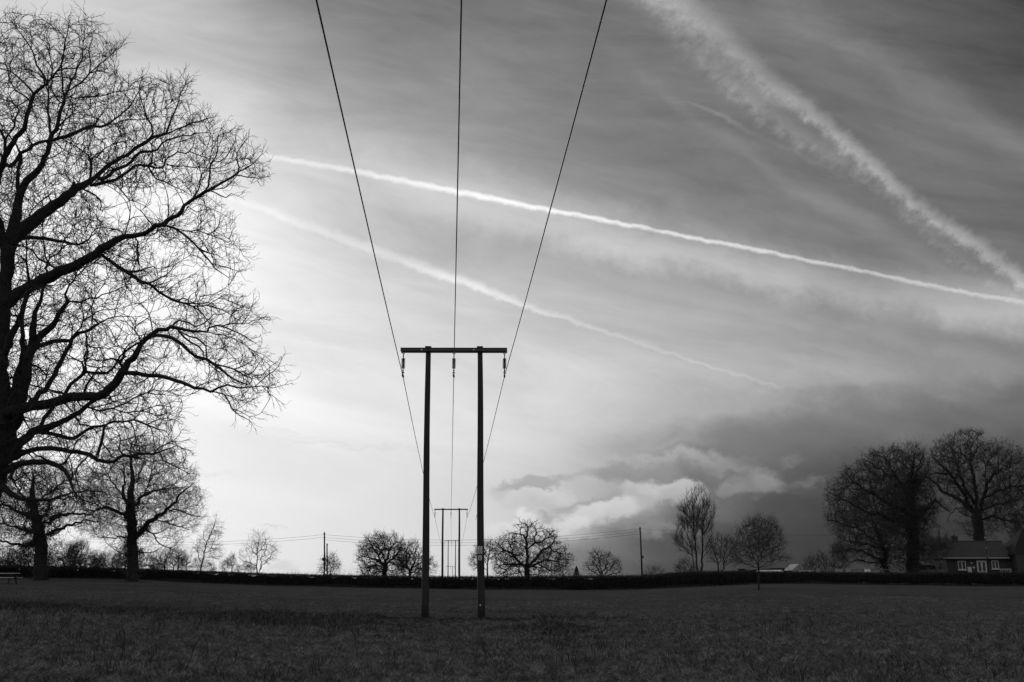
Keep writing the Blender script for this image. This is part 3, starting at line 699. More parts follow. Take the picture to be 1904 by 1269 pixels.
    small_tree('oak_tree', 'gnarled bare oak with dead antler-like top beyond the hedge, right of the near poles', 142, 28,
        [(980, 1086, 5.6), (980, 1062, 4.9), (980, 1050, 4.6)],
        [[(980, 1052), (980, 1030, 2.8), (979, 1015, 2.5), (978, 1005, 2.3), (980, 990, 1.8), (981, 980, 1.3), (977, 974, 1), (970, 975, .7), (957, 977, .5)], [(981, 982), (990, 975, .8), (998, 969, .5)], [(978, 1006), (973, 995, 1.6), (968, 994, 1.2), (958, 992, .9), (949, 991, .5)],
         [(984, 1053), (995, 1042, 2.6), (1004, 1030, 2.3), (1010, 1022, 2), (1020, 1017, 1.5), (1028, 1010, 1.2), (1036, 998, .7)], [(982, 1020), (994, 1010, 1.9), (1010, 1006, 1.5), (1020, 1000, 1.2), (1029, 988, .7)], [(994, 1010), (996, 995, 1.1), (1001, 983, .6)],
         [(984, 1056), (1000, 1047, 1.9), (1015, 1042, 1.5), (1035, 1044, 1.2), (1062, 1040, .6)], [(1020, 1017), (1030, 1026, 1.2), (1045, 1030, 1), (1058, 1030, .6)], [(977, 1054), (965, 1049, 2.3), (950, 1050, 1.8), (935, 1050, 1.2), (923, 1056, .6)],
         [(976, 1053), (962, 1042, 2.1), (957, 1035, 2), (950, 1028, 1.8), (938, 1024, 1.3), (930, 1015, 1), (921, 1008, .6)], [(957, 1035), (950, 1018, 1.2), (946, 1003, .7)], [(965, 1053), (966, 1064, 1.2), (972, 1072, 1)], [(938, 1024), (926, 1032, .9), (919, 1040, .5)], [(955, 1050), (940, 1062, 1.2), (928, 1070, .6)], [(1000, 1047), (1015, 1058, 1.2), (1035, 1062, .8)], [(970, 975), (966, 969, .5)]],
        [(918, 1055), (920, 1035), (918, 1015), (925, 1000), (945, 996), (960, 992), (962, 980), (975, 974), (998, 974), (1006, 985), (1030, 988), (1036, 1000), (1035, 1015), (1050, 1020), (1062, 1035), (1064, 1048), (1045, 1055), (1025, 1075), (985, 1074), (935, 1074), (922, 1065)],
        1900, .36, 2.8, .5, .021, .6, thr=.12, prob=.45, jit=.3, rk=1.0, out=.3, gaps=[([(960, 976), (1008, 976), (1008, 1010), (986, 1030), (986, 1046), (970, 1040), (960, 1000)], .45), ([(988, 1045), (1010, 1020), (985, 1015)], .3)])
    small_tree('small_tree', 'small fan-shaped bare tree beyond the hedge, just left of the leaning service pole', 150, 29,
        [(1119, 1082, 2), (1119, 1070, 1.8)],
        [[(1119, 1074), (1110, 1056, 1.4), (1101, 1042, .7)], [(1119, 1074), (1116, 1050, 1.4), (1112, 1032, .7)], [(1119, 1073), (1126, 1052, 1.4), (1131, 1036, .7)], [(1120, 1073), (1136, 1056, 1.3), (1145, 1046, .7)], [(1119, 1074), (1104, 1064, 1), (1092, 1056, .6)], [(1121, 1073), (1140, 1066, 1), (1156, 1064, .6)]],
        [(1088, 1056), (1097, 1035), (1108, 1027), (1122, 1032), (1140, 1035), (1147, 1050), (1158, 1066), (1140, 1069), (1100, 1070)],
        420, .36, 3, .55, .017, .6, thr=.09, prob=.35, rk=.95, trop=(0, 0, .25), gaps=[([(1095, 1066), (1150, 1066), (1150, 1072), (1095, 1072)], .2)])
    small_tree('poplar_tree', 'tall narrow bare poplar with upswept branches beyond the right end of the clipped hedge', 130, 30,
        [(1304, 1074, 3), (1305, 1040, 2.4), (1306, 1010, 2), (1306, 985, 1.6), (1310, 960, 1.1), (1315, 930, .5)],
        [[(1306, 1000), (1318, 975, .9), (1330, 952, .4)], [(1305, 1030), (1320, 1005, .9), (1328, 985, .4)], [(1294, 1010), (1298, 970, .9), (1300, 930, .4)], [(1287, 1035), (1270, 1018, .9), (1258, 1008, .4)], [(1287, 1022), (1268, 1000, .9), (1259, 985, .4)], [(1280, 1000), (1277, 970, .7), (1272, 935, .4)], [(1307, 1040), (1320, 1022, .8), (1326, 1010, .4)]],
        [(1257, 1012), (1259, 985), (1264, 957), (1275, 932), (1285, 920), (1300, 921), (1315, 923), (1320, 945), (1330, 955), (1325, 985), (1322, 1010), (1312, 1030), (1290, 1040), (1270, 1032)],
        520, .36, 2.6, .55, .012, .9, thr=.09, prob=.5, trop=(0, 0, .9), twtrop=(0, 0, .9), jit=.06, inertia=.9, thick=.9, maxd=3, sub=1, tk=.72,
        stems=[[(1297, 1074, 2.4), (1295, 1030, 2), (1292, 1000, 1.7), (1290, 970, 1.4), (1288, 940, .8), (1285, 920, .4)], [(1291, 1074, 1.8), (1287, 1030, 1.5), (1280, 1000, 1.2), (1270, 975, .8), (1263, 950, .4)]], wig=.3)
    small_tree('small_tree', 'hazy low bare tree between the poplar and the field tree', 136, 31,
        [(1337, 1072, 1.5), (1335, 1050, 1.2), (1330, 1030, .8), (1325, 1012, .4)],
        [[(1336, 1056), (1342, 1030, .8), (1344, 1005, .4)], [(1344, 1050), (1356, 1030, .8), (1365, 1015, .4)], [(1335, 1050), (1322, 1038, .7), (1314, 1030, .4)], [(1344, 1056), (1358, 1046, .7), (1369, 1040, .4)]],
        [(1312, 1032), (1320, 1010), (1335, 1000), (1350, 1003), (1368, 1015), (1370, 1040), (1355, 1053), (1325, 1048)],
        520, .38, 3, .55, .014, .8, thr=.07, prob=.5, stems=[[(1343, 1072, 1.4), (1345, 1048, 1.1), (1350, 1025, .8), (1352, 1005, .4)]], trop=(0, 0, .3))
    g = ground(1411, 1098)
    small_tree('field_tree', 'neat round-headed bare young tree standing in the grass in front of the hedge', g.y, 32,
        [(1411, 1100, 2.8), (1410.5, 1092, 2), (1410.5, 1065, 1.8), (1410, 1052, 1.8)],
        [[(1410, 1054), (1402, 1040, 1.2), (1397, 1025, .9), (1390, 1003, .5)], [(1411, 1053), (1416, 1035, 1.2), (1425, 1015, .8), (1435, 993, .4)], [(1410, 1050), (1412, 1025, 1), (1410, 1000, .7), (1410, 970, .4)], [(1411, 1056), (1425, 1045, .9), (1445, 1040, .6), (1458, 1042, .4)], [(1410, 1058), (1390, 1050, .9), (1370, 1043, .5)],
         [(1402, 1040), (1385, 1025, .7), (1370, 1012, .4)], [(1416, 1035), (1435, 1025, .7), (1452, 1010, .4)], [(1397, 1025), (1383, 1005, .6), (1378, 990, .4)], [(1411, 1056), (1428, 1052, .6), (1440, 1048, .4)]],
        [(1360, 1036), (1370, 1010), (1376, 985), (1390, 975), (1410, 965), (1432, 970), (1447, 985), (1456, 1010), (1450, 1030), (1460, 1044), (1430, 1050), (1395, 1056), (1365, 1048)],
        1300, .24, 2.0, .36, .010, .6, thr=.05, prob=.45, jit=.3, trop=(0, 0, .12), maxd=3)
    small_tree('oak_tree', 'massive dark bare tree swathed in ivy, left of the bungalow', 134, 33,
        [(1697, 1074, 12), (1697, 1030, 11), (1697, 990, 10), (1695, 960, 9), (1693, 920, 7), (1695, 890, 5), (1697, 868, 2.6), (1700, 845, 1)],
        [[(1693, 930), (1680, 905, 4), (1668, 890, 3), (1655, 870, 2), (1645, 850, 1)], [(1694, 955), (1650, 935, 4.5), (1615, 915, 3), (1585, 895, 2), (1572, 878, 1)], [(1694, 975), (1650, 965, 4), (1600, 945, 2.5), (1560, 925, 1.6), (1540, 915, 1)], [(1697, 965), (1725, 945, 5), (1740, 930, 3), (1755, 945, 1.8), (1766, 952, 1)],
         [(1645, 1048), (1620, 1032, 2.4), (1585, 1020, 1.6), (1555, 1025, 1)], [(1638, 1010), (1600, 985, 2), (1560, 972, 1.2), (1540, 965, .8)], [(1640, 1020), (1600, 1010, 1.8), (1560, 1000, 1)], [(1635, 1000), (1620, 960, 2), (1600, 935, 1.2)], [(1695, 900), (1710, 870, 2.4), (1716, 842, 1)], [(1695, 915), (1715, 895, 2.2), (1728, 875, 1)], [(1667, 890), (1630, 870, 2), (1608, 855, 1)], [(1645, 1052), (1600, 1042, 1.8), (1570, 1045, .9)], [(1697, 1020), (1730, 1015, 2), (1755, 1022, 1)], [(1740, 930), (1735, 912, 1.4), (1728, 900, .8)]],
        [(1535, 932), (1540, 907), (1562, 895), (1575, 870), (1600, 866), (1605, 850), (1640, 839), (1670, 835), (1695, 829), (1715, 836), (1728, 860), (1732, 900), (1738, 930), (1762, 938), (1765, 950), (1742, 962), (1735, 990), (1752, 1003), (1765, 1015), (1755, 1035), (1720, 1042), (1700, 1050), (1640, 1050), (1590, 1045), (1550, 1030), (1560, 1000), (1545, 977), (1535, 965), (1545, 950)],
        3900, .4, 3, .52, .0185, .8, thr=.14, prob=.42, thick=1.1, stems=[[(1646, 1074, 5.5), (1645, 1030, 4.2), (1635, 1000, 3), (1630, 975, 1.6)]],
        ivy=([(1640, 1000), (1655, 945), (1682, 890), (1708, 890), (1722, 940), (1716, 1000), (1722, 1040), (1715, 1074), (1635, 1074)], 17000, .75, .11))
    small_tree('oak_tree', 'tall fan-crowned bare oak rising behind the bungalow roof', 160, 34,
        [(1821, 1074, 12), (1820, 1010, 10.5), (1819, 985, 9.8), (1816, 965, 10), (1815, 955, 9)],
        [[(1815, 958), (1800, 945, 4.4), (1785, 930, 3.6), (1770, 922, 3), (1752, 914, 3), (1742, 900, 2.5), (1725, 888, 2), (1712, 878, 1)], [(1813, 952), (1800, 935, 3.6), (1790, 915, 3.5), (1780, 900, 3), (1768, 882, 2.5), (1750, 865, 2), (1733, 850, 1)], [(1768, 882), (1745, 880, 2), (1722, 882, 1)],
         [(1817, 947), (1808, 930, 3.2), (1795, 910, 3), (1783, 880, 2.5), (1780, 865, 1.5), (1772, 840, .8)], [(1818, 946), (1815, 920, 3.2), (1812, 895, 3), (1808, 875, 2.5), (1804, 858, 2), (1806, 840, 1.5), (1809, 818, .8)], [(1804, 858), (1790, 845, 1.3), (1778, 830, .7)], [(1806, 856), (1816, 840, 1.2), (1822, 822, .7)],
         [(1824, 950), (1832, 915, 3.2), (1834, 900, 2.7), (1845, 885, 2.5), (1860, 875, 2), (1878, 870, 1.5), (1883, 848, .9)], [(1845, 885), (1855, 870, 1.5), (1857, 850, .8)], [(1828, 930), (1850, 915, 2.6), (1870, 908, 2.2), (1895, 905, 1.8), (1920, 898, .9)], [(1826, 950), (1845, 940, 1.9), (1865, 937, 1.5), (1895, 930, .8)], [(1825, 968), (1842, 960, 2.1), (1860, 965, 2), (1880, 970, 1.6), (1893, 976, .9)], [(1834, 900), (1832, 880, 1.4), (1836, 860, .8)], [(1800, 945), (1780, 945, 1.2), (1765, 960, .8)], [(1812, 965), (1795, 958, 1.2), (1780, 948, .8)]],
        [(1715, 880), (1728, 868), (1730, 842), (1748, 820), (1775, 808), (1795, 806), (1812, 804), (1832, 814), (1835, 828), (1862, 823), (1890, 829), (1905, 850), (1925, 870), (1935, 920), (1925, 965), (1895, 985), (1850, 988), (1835, 1000), (1810, 1000), (1790, 990), (1768, 982), (1775, 962), (1785, 950), (1760, 928), (1735, 905)],
        2900, .42, 3.2, .54, .018, .8, thr=.14, prob=.38, rk=.95, gaps=[([(1750, 925), (1785, 945), (1800, 965), (1800, 1000), (1760, 1000)], .25), ([(1780, 905), (1800, 935), (1812, 945), (1845, 900), (1830, 860), (1790, 880)], .55)])
    # scrub and little trees round the farm
    for k, (px, top, hw, Y, lab) in enumerate([(1530, 1028, 14, 150, 'bushy little bare tree right of the glinting roof panel'), (1505, 1038, 9, 152, 'small twiggy bush behind the car with the dark roof'),
                                               (1750, 1000, 26, 142, 'spreading bare bush between the ivy tree and the bungalow'), (1276, 1046, 20, 134, 'scrubby bush at the foot of the tall poplar'), (1560, 1012, 16, 150, 'thin hazy bare tree left of the ivy-swathed tree'), (1895, 955, 18, 163, 'dim bare tree behind the taller wing of the bungalow'),
                                               (1217, 1058, 16, 170, 'low round clump of bare scrub just right of the leaning service pole'), (1046, 1050, 15, 150, 'low dark bush under the right side of the gnarled oak'), (686, 1052, 22, 149, 'dark thicket at the foot of the domed tree'), (762, 1050, 26, 148, 'low dark thicket below the tree against the left near pole'), (614, 1036, 14, 149, 'spray of thin saplings beside the twin service poles')]):
        b = 1082
        small_tree('bush', lab, Y, 50 + k, [(px, b, 1.2), (px, b - (b - top) * .35, .9)],
                   [[(px, b - 8), (px - hw * .5, (b + top) / 2, .6), (px - hw * .7, top + 8, .4)], [(px, b - 8), (px + hw * .4, (b + top) / 2, .6), (px + hw * .6, top + 6, .4)], [(px, b - 8), (px + 1, top + 10, .4)]],
                   [(px - hw, (b + top) / 2), (px - hw * .7, top + 6), (px - hw * .1, top), (px + hw * .6, top + 4), (px + hw, (b + top) / 2 - 4), (px + hw * .8, b - 8), (px - hw * .8, b - 8)],
                   int((150 + hw * (b - top) * .35) * (2.4 if px in (614, 686, 1046, 762) else 1)), .36, 3, .5, .014, .7, thr=.06, cat='bush', prob=.5, trop=(0, 0, .2))
    # conifer
    e = None
    c = at(1072, 1078, 150); c.z = tz(c.x, c.y); topz = at(1072, 1053, 150).z; h = topz - c.z
    e = thing('conifer_tree', c, 'small dark pointed conifer between the gnarled oak and the fan-shaped tree', 'tree')
    MB().tube([(0, 0, -.1), (0, 0, h * .6), (0, 0, h * .97)], [.12, .07, .01], 7).build('trunk', M['bark'], e)
    rs = np.random.RandomState(5); n = 2600; u = rs.rand(n) ** .8; w = rs.uniform(0, 6.28, n); rr = (1 - u) ** .8 * 1.35 * (0.55 + .45 * np.sin(u * 40) ** 2) * np.sqrt(rs.rand(n))
    V, Q = leaf_cloud(np.stack([np.cos(w) * rr, np.sin(w) * rr, .25 * h + u * h * .75 - rr * .35], 1), .1, rs, .5)
    link('crown', quads_mesh('crown', V, Q), M['ivy'], e)
    # woodland row behind the left hedge: six built, the rest copied
    protos = []
    for k in range(6):
        px = 30 + 52 * k; h = [60, 52, 66, 48, 58, 44][k]; w = [18, 14, 16, 13, 18, 12][k]; b = 1090; tp = b - h
        protos.append(small_tree('woodland_tree', 'slim bare tree in the distant woodland row seen low behind the left hedge', 205, 70 + k, [(px, b, 1.6), (px + 1, b - h * .45, 1.1)],
            [[(px + 1, b - h * .35), (px - w * .5, tp + h * .3, .8), (px - w * .7, tp + 6, .5)], [(px + 1, b - h * .4), (px + w * .5, tp + h * .25, .8), (px + w * .7, tp + 8, .5)], [(px + 1, b - h * .45), (px, tp + 8, .5)]],
            [(px - w, b - h * .5), (px - w * .75, tp + 6), (px, tp), (px + w * .7, tp + 5), (px + w, b - h * .55), (px + w * .5, b - h * .28), (px - w * .5, b - h * .28)],
            330, .46, 4, .66, .019, 1.0, thr=.1, group='distant woodland trees behind the left hedge', prob=.5, trop=(0, 0, .3)))
    rs = random.Random(9)
    spots = []
    for k in range(28):
        px = -60 + 14.6 * k + rs.uniform(-5, 5); spots.append((px, 190 + rs.uniform(0, 60), rs.uniform(.85, 1.1) * (1.0 if px < 250 else .86)))
    spots += [(345, 215, .72), (394, 225, .62), (372, 240, .6), (431, 225, .68), (418, 240, .5), (455, 230, .5), (466, 235, .42), (443, 250, .5)]
    for k, (px, Y, sc) in enumerate(spots):
        src = protos[k % 6]; c = copy_tree(src)
        x = at(px, 1070, Y).x; c.location = (x, Y, tz(x, Y) + 1.1)
        c.rotation_euler.z = rs.uniform(0, 6.28); c.scale = (sc, sc, sc * rs.uniform(.95, 1.1))
    for c in protos:
        c.location.z = tz(c.location.x, c.location.y) + 0.9
# ---------------------------------------------------------------- H-frame power poles
FR = []          # (origin, z scale) of the four frames; conductors hang from them
HT = 10.45       # top of the cross arm above the frame's own ground point
def h_frame():
    top = at(841.75, 648.5, 40.0); g = ground(840.2, 1156); ox = (top.x + g.x) / 2
    o = Vector((ox, 40.0, tz(ox, 40.0)))
    ht = top.z - o.z
    e = thing('power_pole_frame', o, 'tall near twin-pole wooden power frame standing in the grass with pale warning plates', 'power pole', 'twin-pole power frames carrying the three conductors', R(0.4))
    rs = random.Random(3)
    for sx, bx, tx, n in ((-1, -1.045, -1.11, 0), (1, 1.135, 1.01, 1)):
        pts = []; rad = []
        for k in range(13):
            t = k / 12; wob = 0.012 * math.sin(t * 7 + n * 2)
            pts.append((bx + (tx - bx) * t + wob, 0.0, -0.3 + (ht + 0.33) * t)); rad.append(0.152 - (0.152 - 0.104) * t + rs.uniform(-.002, .002))
        p = MB().tube(pts, rad, 20).build('pole', M['wood'], e, True)
        lab = MB()
        # through bolts and washers on the front face
        MB().tube([(tx, -0.205, ht - .075), (tx, -0.17, ht - .075)], .03, 8).build('bolt_or_sky_hole', M['steel'], p)
        MB().box((tx, 0, ht + .055), (.25, .25, .05)).build('pole_cap', M['steel'], p, bevel=.01)
    for y in (-.13, .13):
        a = MB().box((-.05, y, ht - .075), (4.36, .07, .15))
        a.box((-.05, y - .048 * (1 if y < 0 else -1), ht - .012), (4.36, .03, .02)).box((-.05, y - .048 * (1 if y < 0 else -1), ht - .138), (4.36, .03, .02))
        c = a.build('crossarm', M['steel'], e, bevel=.006)
        if y < 0:
            for bx in (-1.37, .76):
                MB().tube([(bx, -.19, ht - .085), (bx, -.163, ht - .085)], .03, 10).build('bolt_or_sky_hole', M['bright'], c)  # pale discs added in place of holes that let the sky through
    for ix in (-2.12, -.05, 2.02):
        z = ht - .15
        ins = MB()
        prof = [(.014, -.99)]
        ins.lathe([(.022, -.98), (.022, -.80), (.034, -.79), (.034, -.76), (.024, -.74)] , (ix, 0, z), 10)
        pr = [(.02, -.70)]
        for k in range(10):
            zz = -.68 + k * .043
            pr += [(.028, zz), (.084, zz + .007), (.076, zz + .017), (.028, zz + .022)]
        pr += [(.02, -.24)]
        ins.lathe([(.022, -.76)] + pr + [(.022, -.2), (.022, -.05)], (ix, 0, z), 14)
        i = ins.build('insulator', M['porcelain'], e, True)
        sh = MB()
        sh.tube([(ix - .045, 0, z + .0), (ix - .045, 0, z - .06), (ix, 0, z - .11), (ix + .045, 0, z - .06), (ix + .045, 0, z)], .011, 6)
        sh.box((ix, 0, z - .15), (.04, .04, .07))
        sh.build('shackle', M['steel'], i)
        cl = MB().box((ix, 0, z - .99), (.07, .34, .07)).box((ix, 0, z - .93), (.03, .06, .1)).box((ix, 0, z - .86), (.11, .05, .035)).box((ix, 0, z - 1.04), (.04, .2, .05))
        cl.build('clamp', M['steel'], i, bevel=.01)
    # a twig-like loose tie wire on the right pole
    MB().tube([(1.0, -.02, 4.05), (.93, -.03, 3.95), (.9, -.04, 3.78)], .008, 5).build('loose_wire', M['wire'], e)
    # plates on the right hand pole
    def plate(px, y0, y1, w, detail):
        zt = at(px, y0, 39.85).z - o.z; zb = at(px, y1, 39.85).z - o.z; zc = (zt + zb) / 2; h = zt - zb; wd = w / F * 39
        t = zc / ht; xc = 1.135 + (1.01 - 1.135) * t - .03; yf = -(.141 - .047 * t) - .012
        s = MB().box((xc, yf, zc), (wd, .008, h)).build('warning_sign' if detail else 'number_plate', M['plate'], e, bevel=.003)
        k = MB(); yy = yf - .006
        def bar(a, b, th):
            a = Vector((a[0], yy, a[1])); b = Vector((b[0], yy, b[1])); L = (b - a).length
            ang = math.atan2((b - a).z, (b - a).x); k.box((a + b) / 2, (L, .004, th), Matrix.Rotation(-ang, 3, 'Y'))
        if detail:
            b0, t0, hw = zc - h * .08, zc + h * .42, wd * .36
            bar((xc - hw, b0), (xc + hw, b0), .014); bar((xc - hw, b0), (xc, t0), .014); bar((xc + hw, b0), (xc, t0), .014)
            bar((xc + .01, t0 - .05), (xc - .015, (b0 + t0) / 2 - .01), .014); bar((xc - .015, (b0 + t0) / 2 - .01), (xc + .012, b0 + .02), .014)
            k.box((xc, yy, zc - h * .22), (wd * .72, .004, .022)); k.box((xc, yy, zc - h * .36), (wd * .56, .004, .022))
        else:
            bar((xc - .03, zc - .055), (xc, zc + .02), .022); bar((xc + .03, zc - .055), (xc, zc + .02), .022); bar((xc - .03, zc - .05), (xc + .03, zc - .05), .022)
            k.box((xc, yy, zc + h * .32), (wd * .5, .004, .02))
        k.build('sign_marking', M['ink'], s)
        return s
    plate(891.3, 1016.5, 1029.5, 8.6, True); plate(890.8, 1033, 1042, 6.2, False)
    zt = at(893, 1125.5, 39.85).z - o.z
    MB().tube([(1.1, -.155, zt), (1.1, -.13, zt)], .026, 12).build('depth_marker', M['bright'], e)
    FR.append((o, 1.0, ht))
    labs = ['second twin-pole power frame, just beyond the hedge, seen between the near poles', 'third twin-pole power frame far off, nested inside the second one', 'tiny farthest twin-pole power frame low on the skyline between the nearer ones']
    for (px, py, Y), lab in zip([(839.5, 946.5, 131.0), (840.5, 1005.5, 300.0), (837.3, 1053.2, 502.0)], labs):
        tp = at(px, py, Y); g = tz(tp.x, Y); sc = (tp.z - g) / ht
        c = copy_tree(e)
        for ch in list(c.children):
            nm = ch.name.split('.')[0]
            if nm in ('warning_sign', 'number_plate', 'depth_marker', 'loose_wire'):
                for q in list(ch.children): bpy.data.objects.remove(q)
                bpy.data.objects.remove(ch)
        c.location = (tp.x, Y, g); c.scale = (1, 1, sc); c['label'] = lab
        FR.append((Vector((tp.x, Y, g)), sc, ht))
    # conductors
    for ix, nm in ((-2.12, 'left'), (-.05, 'middle'), (2.02, 'right')):
        cr, sr = math.cos(R(0.4)), math.sin(R(0.4))
        knots = []
        for (oo, sc, h) in FR:
            knots.append(Vector((oo.x + ix * cr, oo.y + ix * sr, oo.z + sc * (h - .15 - 1.0))))
        k0 = knots[0]; back = Vector((k0.x + .0608 * 100, k0.y - 100, k0.z + 3.2))
        knots = [back] + knots
        pts = []
        for i in range(len(knots) - 1):
            a, b = knots[i], knots[i + 1]; sag = (.78, .55, 1.6, 1.8)[i]; n = 40
            for j in range(n + (i == len(knots) - 2)):
                t = j / n; p = a.lerp(b, t); p.z -= 4 * sag * t * (1 - t); pts.append(p)
        o2 = MB().tube(pts, .0155, 6).build('power_conductor', M['wire'], None, True)
        tag(o2, f'{nm} one of the three long conductors running overhead to the twin-pole frames', 'power line', 'three overhead conductors')

def service_poles():
    def pole(bpx, bpy, tpx, tpy, Y, r0, r1, lab, fit, grp='single service poles beyond the hedge'):
        b = at(bpx, bpy, Y); b.z = tz(b.x, Y); t = at(tpx, tpy, Y)
        e = thing('utility_pole', b, lab, 'utility pole', grp)
        d = t - b
        MB().tube([(0, 0, -.2), d * .5 + Vector((.02, 0, 0)), d], [r0, (r0 + r1) / 2, r1], 10).build('pole', M['wood'], e, True)
        for f in fit:
            k = f[0]
            if k == 'box':
                c = d * f[1]; MB().box((c.x + f[2], -.12, c.z), f[3]).build('equipment_box', M['steel'], e, bevel=.02)
            elif k == 'ins':
                c = d * f[1]; MB().lathe([(.05, 0), (.07, .04), (.03, .07), (.06, .1), (.02, .14)], (c.x + f[2], -.12, c.z), 8).build('insulator', M[f[3]], e)
            elif k == 'guard':
                c0, c1 = d * f[1], d * f[2]; MB().tube([c0 + Vector((.14, -.1, 0)), c1 + Vector((.14, -.1, 0))], [.16, .09], 6).build('cable_guard', M['steel'], e)
        return t
    a = pole(603, 1084, 603.3, 990, 150, .125, .10, 'taller of the twin service poles beyond the left half of the hedge', [('ins', .96, -.11, 'porcelain'), ('ins', .9, .11, 'porcelain'), ('box', .5, -.16, (.22, .2, .45))])
    a2 = pole(608.3, 1084, 608.0, 1011, 151.5, .11, .09, 'shorter of the twin service poles, close behind the taller one', [('ins', .96, .12, 'porcelain'), ('box', .6, .1, (.2, .15, .4))])
    b = pole(1194.5, 1084, 1190, 980.5, 140, .135, .10, 'lone leaning service pole against the dark cloud right of the gnarled oak', [('ins', .96, -.15, 'porcelain'), ('box', .52, .2, (.22, .2, .35)), ('ins', .46, -.24, 'porcelain'), ('guard', .02, .22)])
    c = pole(1752, 1075, 1745.5, 986, 145, .14, .1, 'dark service pole standing in the bush left of the bungalow', [('ins', .96, -.12, 'porcelain'), ('box', .8, .1, (.2, .15, .3))])
    d = pole(1839.5, 1076, 1829, 973, 134, .1, .07, 'thin pale-fitted service pole leaning in front of the bungalow', [('ins', .93, .06, 'bright'), ('ins', .73, -.08, 'bright'), ('ins', .55, -.04, 'bright'), ('box', .42, .06, (.22, .15, .35)), ('box', .24, .1, (.16, .12, .25))])
    def wire(p, q, sag, lab, r=.016):
        n = 30; pts = []
        for j in range(n + 1):
            t = j / n; v = p.lerp(q, t); v.z -= 4 * sag * t * (1 - t); pts.append(v)
        tag(MB().tube(pts, r, 5).build('service_wire', M['wire'], None, True), lab, 'wire', 'thin wires between the service poles')
    dz = Vector((0, 0, 1))
    a1, ab = a - dz * .35, a - dz * .75; a3 = a2 - dz * .1
    b1, bb, b3 = b - dz * .2, b - dz * .55, b - dz * .9
    w = at(150, 1001, 175); w2 = at(150, 1006, 175)
    wire(w, a1, .9, 'upper thin wire running left from the twin service poles'); wire(w2, ab, .9, 'lower thin wire running left from the twin service poles')
    wire(a1, b1, 1.15, 'top one of three thin wires sagging between twin and leaning service poles'); wire(ab, bb, 1.15, 'middle one of three thin wires sagging between twin and leaning service poles'); wire(a - dz * 1.1, b3, 1.15, 'lowest of three thin wires sagging between twin and leaning service poles')
    wire(b1, c - dz * .2, .7, 'single thin wire running right from the leaning service pole', .013)

